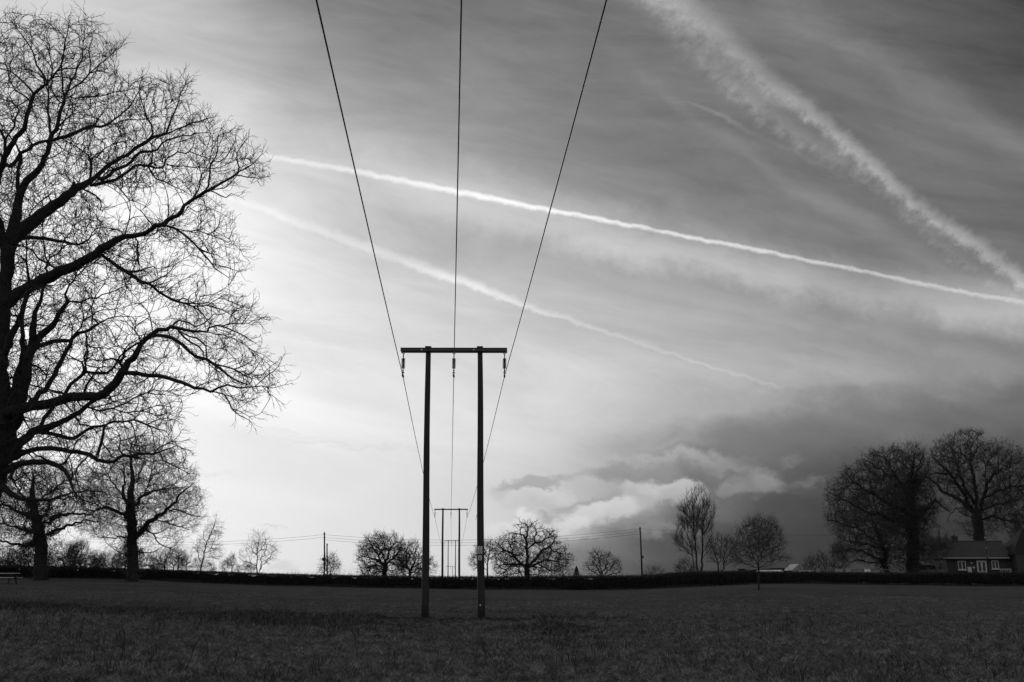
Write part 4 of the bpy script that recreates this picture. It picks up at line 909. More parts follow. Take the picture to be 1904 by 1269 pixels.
# ---------------------------------------------------------------- bungalow
def bungalow():
    Y0 = 139.0
    A = at(1762, 1069, Y0); o = Vector((A.x, Y0, at(1800, 1071.5, Y0).z))
    e = thing('bungalow', o, 'low brick bungalow with tiled hipped roof, chimney and white-framed windows', 'house', None, R(-9))
    W, D, H, RZ = 8.3, 6.4, 2.35, 4.55; WX = W; WW = 9.0; WD = 9.5
    k = at(1800, 1060, Y0); sc = Y0 * 1.0 / F   # metres per survey pixel, roughly
    walls = MB().box((W / 2, D / 2, H / 2 - .3), (W, D, H + .6))
    walls.build('wall', M['brick'], e)
    wing = MB().box((WX + WW / 2, D / 2 - 1.0, 1.1), (WW, WD - 1.2, 3.4)); wing.build('wing_wall', M['brick'], e)
    ov = .45
    r = MB(); z0 = H; hip = 1.75
    P = [(-ov, -ov, z0), (W + .0, -ov, z0), (W + .0, D + ov, z0), (-ov, D + ov, z0), (hip, D / 2, RZ), (W + .0, D / 2, RZ)]
    P2 = [(x, y, z + .12) for x, y, z in P]
    r.add(P + P2, [(6, 7, 11, 10), (8, 9, 10, 11), (9, 6, 10), (0, 1, 7, 6), (3, 0, 6, 9), (2, 3, 9, 8), (0, 3, 2, 1)])
    roof = r.build('roof', M['tile'], e)
    # tile courses standing proud of the front slope
    tc = MB(); n = 15
    for j in range(n):
        t = (j + .2) / n; x0 = -ov + (hip + ov) * t; y = -ov + (D / 2 + ov) * t; z = z0 + .12 + (RZ - z0) * t
        tc.tube([(x0 + .05, y, z + .006), (W - .02, y, z + .006)], .014, 4)
    tc.build('tile_course', M['tile'], roof)
    MB().tube([(hip, D / 2, RZ + .13), (W, D / 2, RZ + .13)], .09, 6).tube([(-ov, -ov, z0 + .14), (hip, D / 2, RZ + .13)], .08, 6).build('ridge_tile', M['tile'], roof)
    ch = MB().box((hip + .35, D / 2, RZ + .1), (.85, .6, 1.5)).box((hip + .35, D / 2, RZ + .78), (.95, .7, .12)).build('chimney', M['brick'], roof, bevel=.02)
    MB().lathe([(.12, 0), (.1, .25)], (hip + .35, D / 2, RZ + .84), 10).build('chimney_pot', M['brick'], ch)
    MB().tube([(-ov, -ov - .06, z0 + .02), (W - .3, -ov - .06, z0 + .02)], .05, 8).build('gutter', M['white'], e)
    MB().box((W / 2 - .2, -ov + .02, z0 - .1), (W + .3, .03, .16)).build('fascia', M['wood'], e)
    # taller cross wing on the right with its own hipped roof
    wz, wr = 2.75, 5.9; x0, x1, y0, y1 = WX - .35, WX + WW + .4, -1.85, WD - 2.3
    xm = (x0 + x1) / 2; ry0 = y0 + 3.2; ry1 = y1 - 1.5
    wq = [(x0, y0, wz), (x1, y0, wz), (x1, y1, wz), (x0, y1, wz), (x0 + 2.9, (y0 + y1) / 2, wr), (x1 - 2.9, (y0 + y1) / 2, wr)]
    wq2 = [(a, b, c + .12) for a, b, c in wq]
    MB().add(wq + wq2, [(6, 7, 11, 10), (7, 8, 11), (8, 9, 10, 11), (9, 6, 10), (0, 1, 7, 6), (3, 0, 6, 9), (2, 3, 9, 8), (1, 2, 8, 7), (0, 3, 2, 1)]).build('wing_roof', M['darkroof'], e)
    def window(x0, x1, z0, z1, y, lab=None, sill=True, mull=1):
        w, h = x1 - x0, z1 - z0; xc, zc = (x0 + x1) / 2, (z0 + z1) / 2; t = .085
        f = MB().box((xc, y - .03, z1 - t / 2), (w, .1, t)).box((xc, y - .03, z0 + t / 2), (w, .1, t)).box((x0 + t / 2, y - .03, zc), (t, .1, h - 2 * t)).box((x1 - t / 2, y - .03, zc), (t, .1, h - 2 * t))
        for m in range(mull):
            f.box((x0 + w * (m + 1) / (mull + 1), y - .03, zc), (.1, .08, h - 2 * t))
        fr = f.build('window', M['white'], e)
        MB().box((xc, y - .012, zc), (w - 2 * t + .01, .02, h - 2 * t + .01)).build('pane', M['glass'], fr)
        if sill: MB().box((xc, y - .1, z0 - .06), (w + .2, .26, .1)).build('sill', M['white'], fr)
        return fr
    window(1.45, 2.45, .85, 2.0, 0); window(5.75, 6.65, .95, 2.05, 0)
    window(WX + 1.3, WX + 1.9, 1.0, 2.05, -1.4); window(WX + 2.6, WX + 3.7, .9, 2.05, -1.4)
    # glazed double door with pale lower panels
    dx0, dx1, dz = 3.85, 5.1, 2.05; t = .1; xm = (dx0 + dx1) / 2
    fr = MB().box((xm, -.04, dz - .05), (dx1 - dx0, .1, .1))
    for x in (dx0 + .04, dx1 - .04): fr.box((x, -.04, dz / 2 - .05), (.08, .1, dz - .1))
    do = fr.build('door_frame', M['white'], e)
    for a, b in ((dx0 + .085, xm - .01), (xm + .01, dx1 - .085)):
        w = b - a; xc = (a + b) / 2
        dd = MB().box((xc, -.05, .32), (w, .06, .64)).box((xc, -.05, dz - .16), (w, .06, .1))
        for x in (a + .05, b - .05): dd.box((x, -.05, dz / 2 + .22), (.1, .06, dz - .85))
        d = dd.build('door', M['white'], e)
        MB().box((xc, -.045, 1.24), (w - .2, .02, 1.2)).build('pane', M['glass'], d)
        MB().box((b - .06 if a < xm - .3 else a + .06, -.1, 1.0), (.03, .04, .16)).build('handle', M['steel'], d)
    MB().box((2.85, -.12, .78), (.5, .2, .85)).build('meter_box', M['white'], e, bevel=.02)
    MB().lathe([(.05, -.1), (.11, -.06), (.11, .06), (.05, .1)], (3.2, -.1, 1.72), 10).build('wall_lamp', M['plate'], e)
    MB().box((3.45, -.04, 1.12), (.2, .06, .2)).build('air_vent', M['plate'], e)
    # drain pipe
    MB().tube([(5.38, -.1, 0), (5.38, -.1, 2.3)], .05, 8).build('drain_pipe', M['steel'], e)
    Mx = Matrix.Rotation(R(-9), 3, 'Z')
    def place(x, y): return o + Mx @ Vector((x, y, 0))
    # slatted garden bench and planter in front of the right hand window
    b = thing('garden_bench', place(6.9, -2.1), 'pale slatted garden bench in front of the bungalow windows', 'bench', None, R(-9))
    MB().box((0, 0, .45), (1.4, .45, .05)).build('seat', M['plank'], b)
    bb = MB().box((0, .22, .92), (1.4, .05, .07)).box((0, .22, .55), (1.4, .05, .05))
    for q in range(7): bb.box((-.66 + q * .22, .22, .73), (.05, .035, .32))
    bb.build('backrest', M['plank'], b)
    for x in (-.66, .66):
        for y in (-.2, .2): MB().box((x, y, .21), (.06, .06, .43)).build('leg', M['plank'], b)
        MB().box((x, 0, .66), (.06, .45, .04)).build('armrest', M['plank'], b)
    p = thing('patio_table', place(9.4, -3.4), 'small round white patio table beside the taller wing of the bungalow', 'table', None)
    MB().lathe([(.4, .78), (.42, .8), (.42, .83), (.1, .84)], (0, 0, 0), 16).build('tabletop', M['white'], p)
    for q in range(3):
        w = q * 2.1; MB().tube([(.3 * math.cos(w), .3 * math.sin(w), 0), (.08 * math.cos(w), .08 * math.sin(w), .79)], .02, 6).build('leg', M['white'], p)

# ---------------------------------------------------------------- cars, sheds, fences near the farm
def car(px, roof_py, Y, lab, paint, L=4.3, rz=0.0, roofm=None):
    c = at(px, 1070, Y); zr = at(px, roof_py, Y).z; H = 1.5
    e = thing('parked_car', (c.x, Y, zr - H), lab, 'car', None, rz)
    h = L / 2; w = .84
    body = [(-h, .35), (-h + .02, .7), (-h + .15, .86), (-h + 1.05, .93), (h - .55, .95), (h - .08, .88), (h, .6), (h - .03, .35), (h - .5, .25), (-h + .5, .25)]
    MB().prism(body, -w, w).build('body', M[paint], e, bevel=.06)
    s = MB(); lo = [(-h + 1.0, .92), (h - .45, .94)]; hi = [(-h + 1.75, 1.44), (h - 1.0, 1.46)]
    wt = w - .16
    v = [(lo[0][0], -w + .03, lo[0][1]), (lo[1][0], -w + .03, lo[1][1]), (lo[1][0], w - .03, lo[1][1]), (lo[0][0], w - .03, lo[0][1]),
         (hi[0][0], -wt, hi[0][1]), (hi[1][0], -wt, hi[1][1]), (hi[1][0], wt, hi[1][1]), (hi[0][0], wt, hi[0][1])]
    s.add(v, [(0, 1, 5, 4), (2, 3, 7, 6), (3, 0, 4, 7), (1, 2, 6, 5), (4, 5, 6, 7), (3, 2, 1, 0)])
    s.build('glasshouse', M['glass'], e, bevel=.03)
    roof = MB().prism([(hi[0][0] - .05, 1.425), (hi[0][0] + .1, 1.48), (0.2, 1.52), (hi[1][0] - .1, 1.49), (hi[1][0] + .06, 1.44)], -wt - .02, wt + .02).build('roof', M[roofm or paint], e, bevel=.02)
    for y in (-1, 1):
        for (a, b) in ((lo[0], hi[0]), (lo[1], hi[1])):
            MB().tube([(a[0], y * (w - .03), a[1]), (b[0], y * wt, b[1])], .045, 5).build('pillar', M[paint], e)
        MB().tube([(.25, y * (w - .02), .93), (.2, y * wt, 1.45)], .04, 5).build('pillar', M[paint], e)
    for x in (-h + .8, h - .78):
        for y in (-w + .1, w - .1):
            t = MB().tube([(x, y - .1, .32), (x, y + .1, .32)], .32, 18).build('wheel', M['tyre'], e)
            MB().tube([(x, y - .115, .32), (x, y + .115, .32)], .19, 12).build('rim', M['bright'], t)
    for y in (-.6, .6):
        MB().box((-h + .02, y, .66), (.08, .32, .14)).build('headlight', M['bright'], e, bevel=.02)
        MB().box((h - .03, y, .72), (.08, .26, .16)).build('tail_light', M['cargrey'], e, bevel=.02)
    for y in (-1, 1): MB().box((-h + 1.35, y * (w + .08), .98), (.12, .16, .1)).build('wing_mirror', M[paint], e, bevel=.02)
    return e

def van(px, roof_py, Y, lab, rz):
    c = at(px, 1070, Y); H = 1.95; e = thing('parked_van', (c.x, Y, at(px, roof_py, Y).z - H), lab, 'van', None, rz)
    h, w = 2.15, .88
    MB().prism([(-h, .3), (-h, .85), (-h + .75, 1.08), (-h + 1.4, 1.78), (-h + 1.75, 1.93), (h - .25, 1.95), (h - .03, 1.8), (h, .3)], -w, w).build('body', M['carpaint'], e, bevel=.07)
    a, b = Vector((-h + .80, 0, 1.15)), Vector((-h + 1.37, 0, 1.75)); d = b - a; n = Vector((-d.z, 0, d.x)).normalized() * .012
    MB().add([a + n + Vector((0, -w + .1, 0)), a + n + Vector((0, w - .1, 0)), b + n + Vector((0, w - .16, 0)), b + n + Vector((0, -w + .16, 0))], [(0, 1, 2, 3)]).build('windscreen', M['glass'], e)
    for y in (-1, 1):
        for x0, x1, xt in ((-h + 1.05, -h + 1.95, -h + 1.5), (-h + 2.1, h - 1.5, -h + 2.1), (h - 1.4, h - .3, h - 1.4)):
            MB().add([(x0, y * (w + .006), 1.15), (x1, y * (w + .006), 1.15), (x1, y * (w + .006), 1.68), (xt, y * (w + .006), 1.68)], [(0, 1, 2, 3)]).build('side_window', M['glass'], e)
        MB().box((-h + 1.2, y * (w + .1), 1.2), (.12, .18, .2)).build('wing_mirror', M['cargrey'], e, bevel=.02)
        MB().box((-h + .02, y * .62, .75), (.08, .3, .18)).build('headlight', M['bright'], e, bevel=.02)
        MB().box((h - .02, y * .75, 1.0), (.06, .12, .4)).build('tail_light', M['cargrey'], e, bevel=.02)
        for x in (-h + .8, h - .8):
            t = MB().tube([(x, y * (w - .12) - .1, .33), (x, y * (w - .12) + .1, .33)], .33, 18).build('wheel', M['tyre'], e)
            MB().tube([(x, y * (w - .12) - .115, .33), (x, y * (w - .12) + .115, .33)], .19, 12).build('rim', M['bright'], t)

def farm():
    van(1421, 1060.3, 124, 'pale van parked behind the hedge, seen behind the round-headed field tree', R(4))
    car(1500, 1061.5, 126, 'parked car with bright windscreen and dark roof, behind the hedge', 'carpaint', 4.1, R(38), 'cargrey')
    # low dark outbuilding with a ribbed panel on its roof, sky reflection painted pale
    Y = 148; a = at(1336, 1066, Y); b = at(1480, 1066, Y); z = tz(b.x, Y) - .4; o = Vector((a.x, Y, z)); L = b.x - a.x
    e = thing('outbuilding', o, 'long low dark outbuilding behind the parked cars, its roof slightly sloping', 'outbuilding')
    zt0 = at(1345, 1066, Y).z - z; zt1 = at(1448, 1056.5, Y).z - z; ze = zt0 - .55
    MB().box((L / 2, 2.5, ze / 2 - .3), (L, 5, ze + .6)).build('wall', M['brick'], e)
    v = [(-.2, -.3, ze), (L + .2, -.3, ze), (L + .2, 5.3, ze), (-.2, 5.3, ze), (.6, 2.5, zt0 + .1), (L * .78, 2.5, zt1), (L - .4, 2.5, zt1)]
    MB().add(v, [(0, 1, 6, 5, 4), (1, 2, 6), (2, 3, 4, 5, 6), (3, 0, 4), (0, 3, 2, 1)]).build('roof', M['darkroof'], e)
    MB().box((L * .3, -.03, .9), (1.1, .06, 1.9)).build('door', M['wood'], e)
    # ribbed panel
    q = [at(1458, 1060.5, Y - 1.5), at(1474, 1060, Y - 1.5), at(1487, 1049, Y + 1.2), at(1470, 1049.5, Y + 1.2)]
    c = thing('solar_panel', q[0], 'slanted ribbed panel on the outbuilding roof, its sky glint painted pale', 'solar panel')
    q = [p - q[0] for p in q]; nrm = (q[1] - q[0]).cross(q[3] - q[0]).normalized()
    if nrm.y > 0: nrm = -nrm
    MB().add([p for p in q] + [p - nrm * .08 for p in q], [(0, 1, 2, 3), (7, 6, 5, 4), (0, 4, 5, 1), (1, 5, 6, 2), (2, 6, 7, 3), (3, 7, 4, 0)]).build('sheet', M['panel'], c)
    for k in range(6):
        t = k / 5; p0 = q[0].lerp(q[1], t); p1 = q[3].lerp(q[2], t)
        MB().tube([p0 + nrm * .03, p1 + nrm * .03], .05 if k in (0, 5) else .035, 5).build('rib', M['cargrey'], c)
    for k in (0, 1): MB().tube([q[3 - k] - nrm * .1, Vector((q[3 - k].x, q[3 - k].y, -1.2))], .05, 5).build('post', M['steel'], c)
    # post and rail fence with pale boxes under the ivy tree
    Y = 128; e = None
    p0 = at(1540, 1062, Y); z = tz(p0.x, Y); e = thing('rail_fence', (p0.x, Y, z), 'thin post and rail fence behind the hedge under the ivy-swathed tree', 'fence')
    p1 = at(1668, 1062, Y); L = p1.x - p0.x; zt = at(1600, 1058.5, Y).z - z
    for k in range(6): MB().box((L * k / 5, 0, zt / 2 - .1), (.1, .1, zt + .25)).build('post', M['old_plank'], e)
    for zz in (zt - .08, zt - .5, zt - .9): MB().box((L / 2, -.075, zz), (L, .04, .09)).build('rail', M['old_plank'], e)
    for k, (px, w, lab) in enumerate([(1560, .8, 'low pale box leftmost along the rail fence'), (1578, .55, 'small pale box second along the rail fence'), (1613, .6, 'brightest square pale box on the rail fence near the ivy tree')]):
        c = at(px, 1061.5, Y - .4)
        bx = MB().box((0, 0, 0), (w, .35, .34)).box((0, 0, .19), (w + .06, .41, .04)).build('pale_box', M['box'] if k < 2 else M['plate'], None, bevel=.02)
        bx.location = c; tag(bx, lab, 'box')
        MB().box((0, 0, -.9), (.08, .08, 1.44)).build('stand', M['old_plank'], bx)
    # garden fence left of the bungalow
    Y = 138; p0 = at(1708, 1064, Y); z = tz(p0.x, Y); zt = at(1730, 1057.5, Y).z - z; p1 = at(1761, 1064, Y); L = p1.x - p0.x
    e = thing('garden_fence', (p0.x, Y, z), 'grey board garden fence with posts beside the bungalow', 'fence')
    MB().box((L / 2, 0, zt / 2 - .1), (L, .05, zt - .1)).build('board_panel', M['old_plank'], e)
    for k in range(4): MB().box((L * k / 3, -.08, zt / 2), (.1, .1, zt + .3)).build('post', M['old_plank'], e)

def picnic_table():
    g = ground(2, 1086); e = thing('picnic_table', g, 'weathered picnic table with bench at the left edge of the field', 'picnic table', None, R(4))
    w = 2.3
    t = MB()
    for k in range(5): t.box((0, -.36 + k * .18, .76), (w, .165, .045))
    t.build('tabletop', M['plank'], e, bevel=.006)
    for y in (-.78, .78):
        s = MB()
        for k in (-.08, .08): s.box((0, y + k, .45), (w, .14, .04))
        s.build('bench_seat', M['plank'], e, bevel=.006)
    for x in (-.8, .8):
        for sy in (-1, 1):
            MB().tube([(x, sy * .75, 0), (x, sy * .28, .73)], .055, 4).build('leg', M['wood'], e)
        MB().box((x, 0, .4), (.05, 1.7, .1)).build('brace', M['wood'], e)

# ---------------------------------------------------------------- hedges
def hedge(name, lab, a0, a1, seed, dens, depth=1.3, gappy=0.0, rag=.07):
    """clipped thorn hedge along the surveyed line between two pixel columns: dark core, thousands of twigs and dead leaves"""
    rs = np.random.RandomState(seed)
    xs = [h[0] for h in HEDGE]; col = lambda px, i: np.interp(px, xs, [h[i] for h in HP])
    px = np.linspace(a0, a1, 260); X, Y, ZB, ZT = col(px, 0), col(px, 1), col(px, 2), col(px, 3)
    ZT = ZT + .05 * np.sin(px * .05 + seed) * np.sin(px * .021) + rs.normal(0, .025, len(px)) + .05 * np.sin(px * .17)
    mid = len(px) // 2; o = Vector((X[mid], Y[mid], ZB[mid]))
    e = thing(name, o, lab, 'hedge')
    nx, ny = -(np.gradient(Y)), np.gradient(X); nl = np.hypot(nx, ny); nx /= nl; ny /= nl      # away from the camera
    prof = [(-.5, 0), (-.52, .35), (-.46, .7), (-.36, .93), (0, .97), (.36, .93), (.46, .7), (.5, 0)]
    V = []
    for i in range(len(px)):
        for (d, h) in prof:
            jd = rs.normal(0, .05) - .03; jh = rs.normal(0, .03) * (h > .3)
            s = .97
            V.append((X[i] + nx[i] * (d * depth + jd + depth / 2), Y[i] + ny[i] * (d * depth + jd + depth / 2), ZB[i] - .15 + (ZT[i] - ZB[i] + .15) * (h + jh) * s - .04))
    k = len(prof); Q = []
    for i in range(len(px) - 1):
        if gappy and rs.rand() < 0.0: continue
        for j in range(k - 1): Q.append((i * k + j, i * k + j + 1, (i + 1) * k + j + 1, (i + 1) * k + j))
    V = np.array(V)
    if gappy:    # raise the skirt so that thin stems and light show underneath
        for i in range(len(px)):
            lift = gappy * (0.5 + .5 * math.sin(i * .37) * math.sin(i * .11 + 1)) * (ZT[i] - ZB[i])
            V[i * k, 2] = max(V[i * k, 2], ZB[i] + lift); V[i * k + 1, 2] = max(V[i * k + 1, 2], ZB[i] + lift + .1); V[i * k + k - 1, 2] = max(V[i * k + k - 1, 2], ZB[i] + lift)
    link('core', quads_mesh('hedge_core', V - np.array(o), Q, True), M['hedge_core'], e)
    n = int(dens * 1.5); t = rs.uniform(a0, a1, n); bx, by, zb, zt = col(t, 0), col(t, 1), col(t, 2), col(t, 3); nxx, nyy = np.interp(t, px, nx), np.interp(t, px, ny)
    side = rs.rand(n); d = np.where(side < .5, -.5 + rs.normal(0, .03, n), rs.uniform(-.5, .5, n)) * depth + depth / 2
    h = np.where(side < .5, rs.rand(n) ** .9, 1 + rs.normal(0, rag, n))
    if gappy: h = np.where((side < .5) & (h < .35) & (rs.rand(n) < .6), h + .4, h)
    C = np.stack([bx + nxx * d, by + nyy * d, zb + (zt - zb) * np.clip(h, 0.02, 1.25)], 1) - np.array(o)
    Vq, Qq = leaf_cloud(C, .085, rs, .45)
    link('leaves', quads_mesh('hedge_leaves', Vq, Qq), M['hedge'], e)
    # upright shoots breaking the clipped top, and bare stems near the ground
    m = dens // 9; t = rs.uniform(a0, a1, m); bx, by, zb, zt = col(t, 0), col(t, 1), col(t, 2), col(t, 3); nxx, nyy = np.interp(t, px, nx), np.interp(t, px, ny)
    top = rs.rand(m) < .65; d = np.where(top, rs.uniform(-.45, .45, m), -.52) * depth + depth / 2
    z0 = np.where(top, zt - .12, zb - .05); ln = np.where(top, rs.gamma(1.6, .11, m) + .1, rs.uniform(.3, .8, m))
    B = np.stack([bx + nxx * d, by + nyy * d, z0], 1) - np.array(o); T = B + np.stack([rs.normal(0, .3, m) * ln, rs.normal(0, .2, m) * ln, ln], 1)
    w = np.where(top, .008, .018)[:, None] * np.array([[1, 0, 0]]); w2 = np.where(top, .008, .018)[:, None] * np.array([[0, 1, 0]])
    VV = np.stack([B - w, B + w, T + w * .5, T - w * .5], 1).reshape(-1, 3); V2 = np.stack([B - w2, B + w2, T + w2 * .5, T - w2 * .5], 1).reshape(-1, 3)
    QQ = np.arange(8 * m).reshape(-1, 4)
    link('stems', quads_mesh('hedge_stems', np.vstack([VV, V2]), QQ), M['hedge'], e)

def hedge_foot():
    rs = np.random.RandomState(31); xs = [h[0] for h in HEDGE]; t = rs.uniform(-420, 2300, 42000)
    X = np.interp(t, xs, [h[0] for h in HP]); Y = np.interp(t, xs, [h[1] for h in HP]) - np.abs(rs.normal(0, .55, len(t))) + .1
    o = blades('hedge_foot_grass', X, Y, rs.uniform(.1, .42, len(t)) * (.6 + .4 * np.sin(X * .6) * np.sin(X * .23)), np.full(len(t), .04), rs, .7, M['weed'])
    tag(o, 'long dark rough grass along the foot of the hedges', 'grass', kind='stuff')

def hedges():
    hedge('hedge', 'long neatly clipped dark hedge running across the left and middle of the field', -420, 1242, 3, 95000, 1.3, 0, .075)
    hedge('hedge', 'shaggier dark hedge below the poplar and the parked cars', 1241, 1524, 4, 26000, 1.5, .22, .1)
    hedge('hedge', 'thin-bottomed dark hedge in front of the ivy tree and bungalow', 1521, 2300, 5, 42000, 1.2, .3, .08)
    # dark garden hedge beside the bungalow
    Y = 146; a, b = at(1706, 1066, Y), at(1762, 1066, Y); z = tz(a.x, Y); zt = at(1730, 1051, Y).z - z; rs = np.random.RandomState(8)
    e = thing('garden_hedge', (a.x, Y, z), 'short dark clipped hedge behind the garden fence beside the bungalow', 'hedge')
    L = b.x - a.x; MB().box((L / 2, 0, zt / 2), (L - .1, .9, zt - .1)).build('core', M['hedge'], e, bevel=.1)
    n = 5000; C = np.stack([rs.uniform(0, L, n), np.where(rs.rand(n) < .6, -.5 + rs.normal(0, .05, n), rs.uniform(-.5, .5, n)), zt * rs.rand(n) ** .6 + rs.normal(0, .04, n)], 1)
    V, Q = leaf_cloud(C, .1, rs, .5); link('leaves', quads_mesh('garden_hedge_leaves', V, Q), M['hedge'], e)
# ---------------------------------------------------------------- ground
def ground_mat():
    m = bpy.data.materials.new('meadow'); m.use_nodes = True; nt = m.node_tree; E.nt = nt; b = nt.nodes['Principled BSDF']
    b.inputs['Roughness'].default_value = 1; b.inputs['Specular IOR Level'].default_value = 0
    tc = nt.nodes.new('ShaderNodeTexCoord'); v = E(tc.outputs['Object'])
    n1 = e_noise(v, .12, 5, .6); n2 = e_noise(v, 1.1, 6, .7); n3 = e_noise(v, 9, 5, .7); n4 = e_noise(v, 40, 4, .7)
    n5 = e_noise(v, .42, 6, .72)
    x = (n1 * .024 + n5 * .034 + n2 * .034 + n3 * .03 + n4 * .034 - .048) * 1.72
    x = E.m('MAXIMUM', x, .003)
    nt.links.new(e_xyz(x, x, x).k, b.inputs['Base Color'])
    bn = nt.nodes.new('ShaderNodeBump'); bn.inputs['Strength'].default_value = .8; bn.inputs['Distance'].default_value = .06
    nt.links.new((n2 * 1.2 + n3 * .7 + n4 * .35).k, bn.inputs['Height']); nt.links.new(bn.outputs[0], b.inputs['Normal'])
    return m

def meadow():
    rr = np.concatenate([[0.01], np.linspace(3, 140, 190), np.geomspace(143, 4200, 70)]); aa = np.linspace(-math.pi, math.pi, 361)[:-1]
    ax = np.concatenate([np.linspace(-.75, .75, 300)]); aa = np.sort(np.concatenate([aa[np.abs(aa) > .76], ax]))
    Rg, Ag = np.meshgrid(rr, aa, indexing='ij'); X = Rg * np.sin(Ag); Yc = Rg * np.cos(Ag)
    Z = terr(X, Yc); V = np.stack([X, Yc, Z], -1).reshape(-1, 3); n = len(aa); i = np.arange(len(rr) - 1)[:, None]; j = np.arange(n)[None]
    Q = np.stack([i * n + j, i * n + (j + 1) % n, (i + 1) * n + (j + 1) % n, (i + 1) * n + j], -1).reshape(-1, 4)
    me = quads_mesh('field', V, Q, True); o = link('field', me, ground_mat()); tag(o, kind='structure')

def near_frame(n, rs, r0, r1, p=1.0, amax=.56):
    u = rs.rand(n); r = r0 * (r1 / r0) ** (u ** p); a = rs.uniform(-amax, amax, n)
    return r * np.sin(a), r * np.cos(a)

def blades(name, X, Y, h, w, rs, lean, mat_, lab=None):
    n = len(X); Z = terr(X, Y) - .02; a = rs.uniform(0, 6.28, n); dx, dy = np.cos(a), np.sin(a)
    b = rs.uniform(0, 6.28, n); lx, ly = np.cos(b) * lean * h, np.sin(b) * lean * h
    C = np.stack([X, Y, Z], 1); W = np.stack([dx, dy, 0 * dx], 1) * (w / 2)[:, None]
    T1 = C + np.stack([lx * .35, ly * .35, h * .6], 1); T2 = C + np.stack([lx, ly, h], 1)
    V = np.stack([C - W, C + W, T1 + W * .75, T1 - W * .75, T2 + W * .15, T2 - W * .15], 1).reshape(-1, 3)
    k = (np.arange(n) * 6)[:, None]
    Q = np.concatenate([k + np.array([0, 1, 2, 3]), k + np.array([3, 2, 4, 5])], 0)
    me = quads_mesh(name, V, Q); return link(name, me, mat_)

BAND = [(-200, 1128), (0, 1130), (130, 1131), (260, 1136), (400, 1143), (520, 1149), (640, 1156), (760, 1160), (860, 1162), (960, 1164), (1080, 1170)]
def grass():
    rs = np.random.RandomState(77)
    def gm(name, v):
        m = bpy.data.materials.new(name); m.use_nodes = True; nt = m.node_tree; E.nt = nt; b = nt.nodes['Principled BSDF']
        b.inputs['Roughness'].default_value = .95; b.inputs['Specular IOR Level'].default_value = .03
        tc = nt.nodes.new('ShaderNodeTexCoord'); p = E(tc.outputs['Object'])
        x = e_step(e_noise(p, 3.4, 6, .72), .38, .64) * (v * 1.95) + e_noise(p, 25, 2, .5) * (v * .5) + v * .04
        nt.links.new(e_xyz(x, x, x).k, b.inputs['Base Color']); return m
    g1, g2, g3 = gm('grass_blades', .068), gm('shade_dark_grass_blades', .045), gm('bleached_grass_blades', .112)
    # cropped grass of the whole near field, rougher in the foreground
    X, Y = near_frame(230000, rs, 13.5, 80, .8)
    d = np.hypot(X, Y); ns = np.sin(X * 1.1 + 1.7 * np.sin(Y * .6)) * np.sin(Y * .9 + X * .3); n2 = np.sin(X * 3.7 + Y) * np.sin(Y * 4.3 - X * 1.3)
    fg = 1 - _ss(d, 30, 44)
    keep = (rs.rand(len(X)) < .45 + .55 * np.clip(n2 + .5, 0, 1)) | (fg < .3); X, Y, d, ns, fg = X[keep], Y[keep], d[keep], ns[keep], fg[keep]
    h = (.025 + .035 * rs.rand(len(X))) * (1 + fg * (.9 + 1.1 * np.clip(ns, 0, 1))); w = np.clip(.00045 * d, .009, .022)
    o = blades('grass', X, Y, h, w, rs, 2.0, g1); tag(o, 'short cropped winter grass covering the field', 'grass', kind='stuff')
    # clumps of rough bleached grass in the foreground
    cx, cy = near_frame(4600, rs, 13.5, 70, .72); kq = (np.hypot(cx, cy) < 30) | (rs.rand(len(cx)) < .55 + .6 * np.sin(cx * .31 + 1) * np.sin(cy * .23)); cx, cy = cx[kq], cy[kq]; k = rs.randint(0, len(cx), 120000); sp = rs.uniform(.04, .2, len(cx))[k]
    X = cx[k] + rs.normal(0, 1, len(k)) * sp * 1.9; Y = cy[k] + rs.normal(0, 1, len(k)) * sp
    hh = rs.uniform(.05, .15, len(cx))[k] * rs.uniform(.4, 1.1, len(k))
    o = blades('tussock_grass', X, Y, hh, np.full(len(k), .010), rs, 1.9, g3); tag(o, 'rough tussocky grass in the foreground', 'grass', kind='stuff')
    # longer grass along a band, its dark colour painting ridge shade, and round the feet of the near poles
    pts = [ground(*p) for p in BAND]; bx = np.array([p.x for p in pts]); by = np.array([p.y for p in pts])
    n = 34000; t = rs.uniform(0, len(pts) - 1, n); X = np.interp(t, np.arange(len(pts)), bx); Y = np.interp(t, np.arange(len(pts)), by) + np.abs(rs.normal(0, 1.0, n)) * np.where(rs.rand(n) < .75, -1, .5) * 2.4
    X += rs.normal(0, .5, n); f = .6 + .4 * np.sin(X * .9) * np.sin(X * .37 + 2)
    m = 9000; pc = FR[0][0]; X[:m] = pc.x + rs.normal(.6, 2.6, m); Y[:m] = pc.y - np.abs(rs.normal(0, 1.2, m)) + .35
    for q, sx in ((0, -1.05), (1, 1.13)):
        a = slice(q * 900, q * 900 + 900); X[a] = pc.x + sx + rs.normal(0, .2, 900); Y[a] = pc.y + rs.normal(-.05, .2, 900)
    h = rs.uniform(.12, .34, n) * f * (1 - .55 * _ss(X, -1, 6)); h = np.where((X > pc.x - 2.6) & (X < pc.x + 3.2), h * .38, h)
    o = blades('long_shade_grass', X, Y, h, np.full(n, .03), rs, .9, g2); tag(o, 'longer grass, darkened as painted ridge shade, along the strip leading to the near poles', 'grass', kind='stuff')

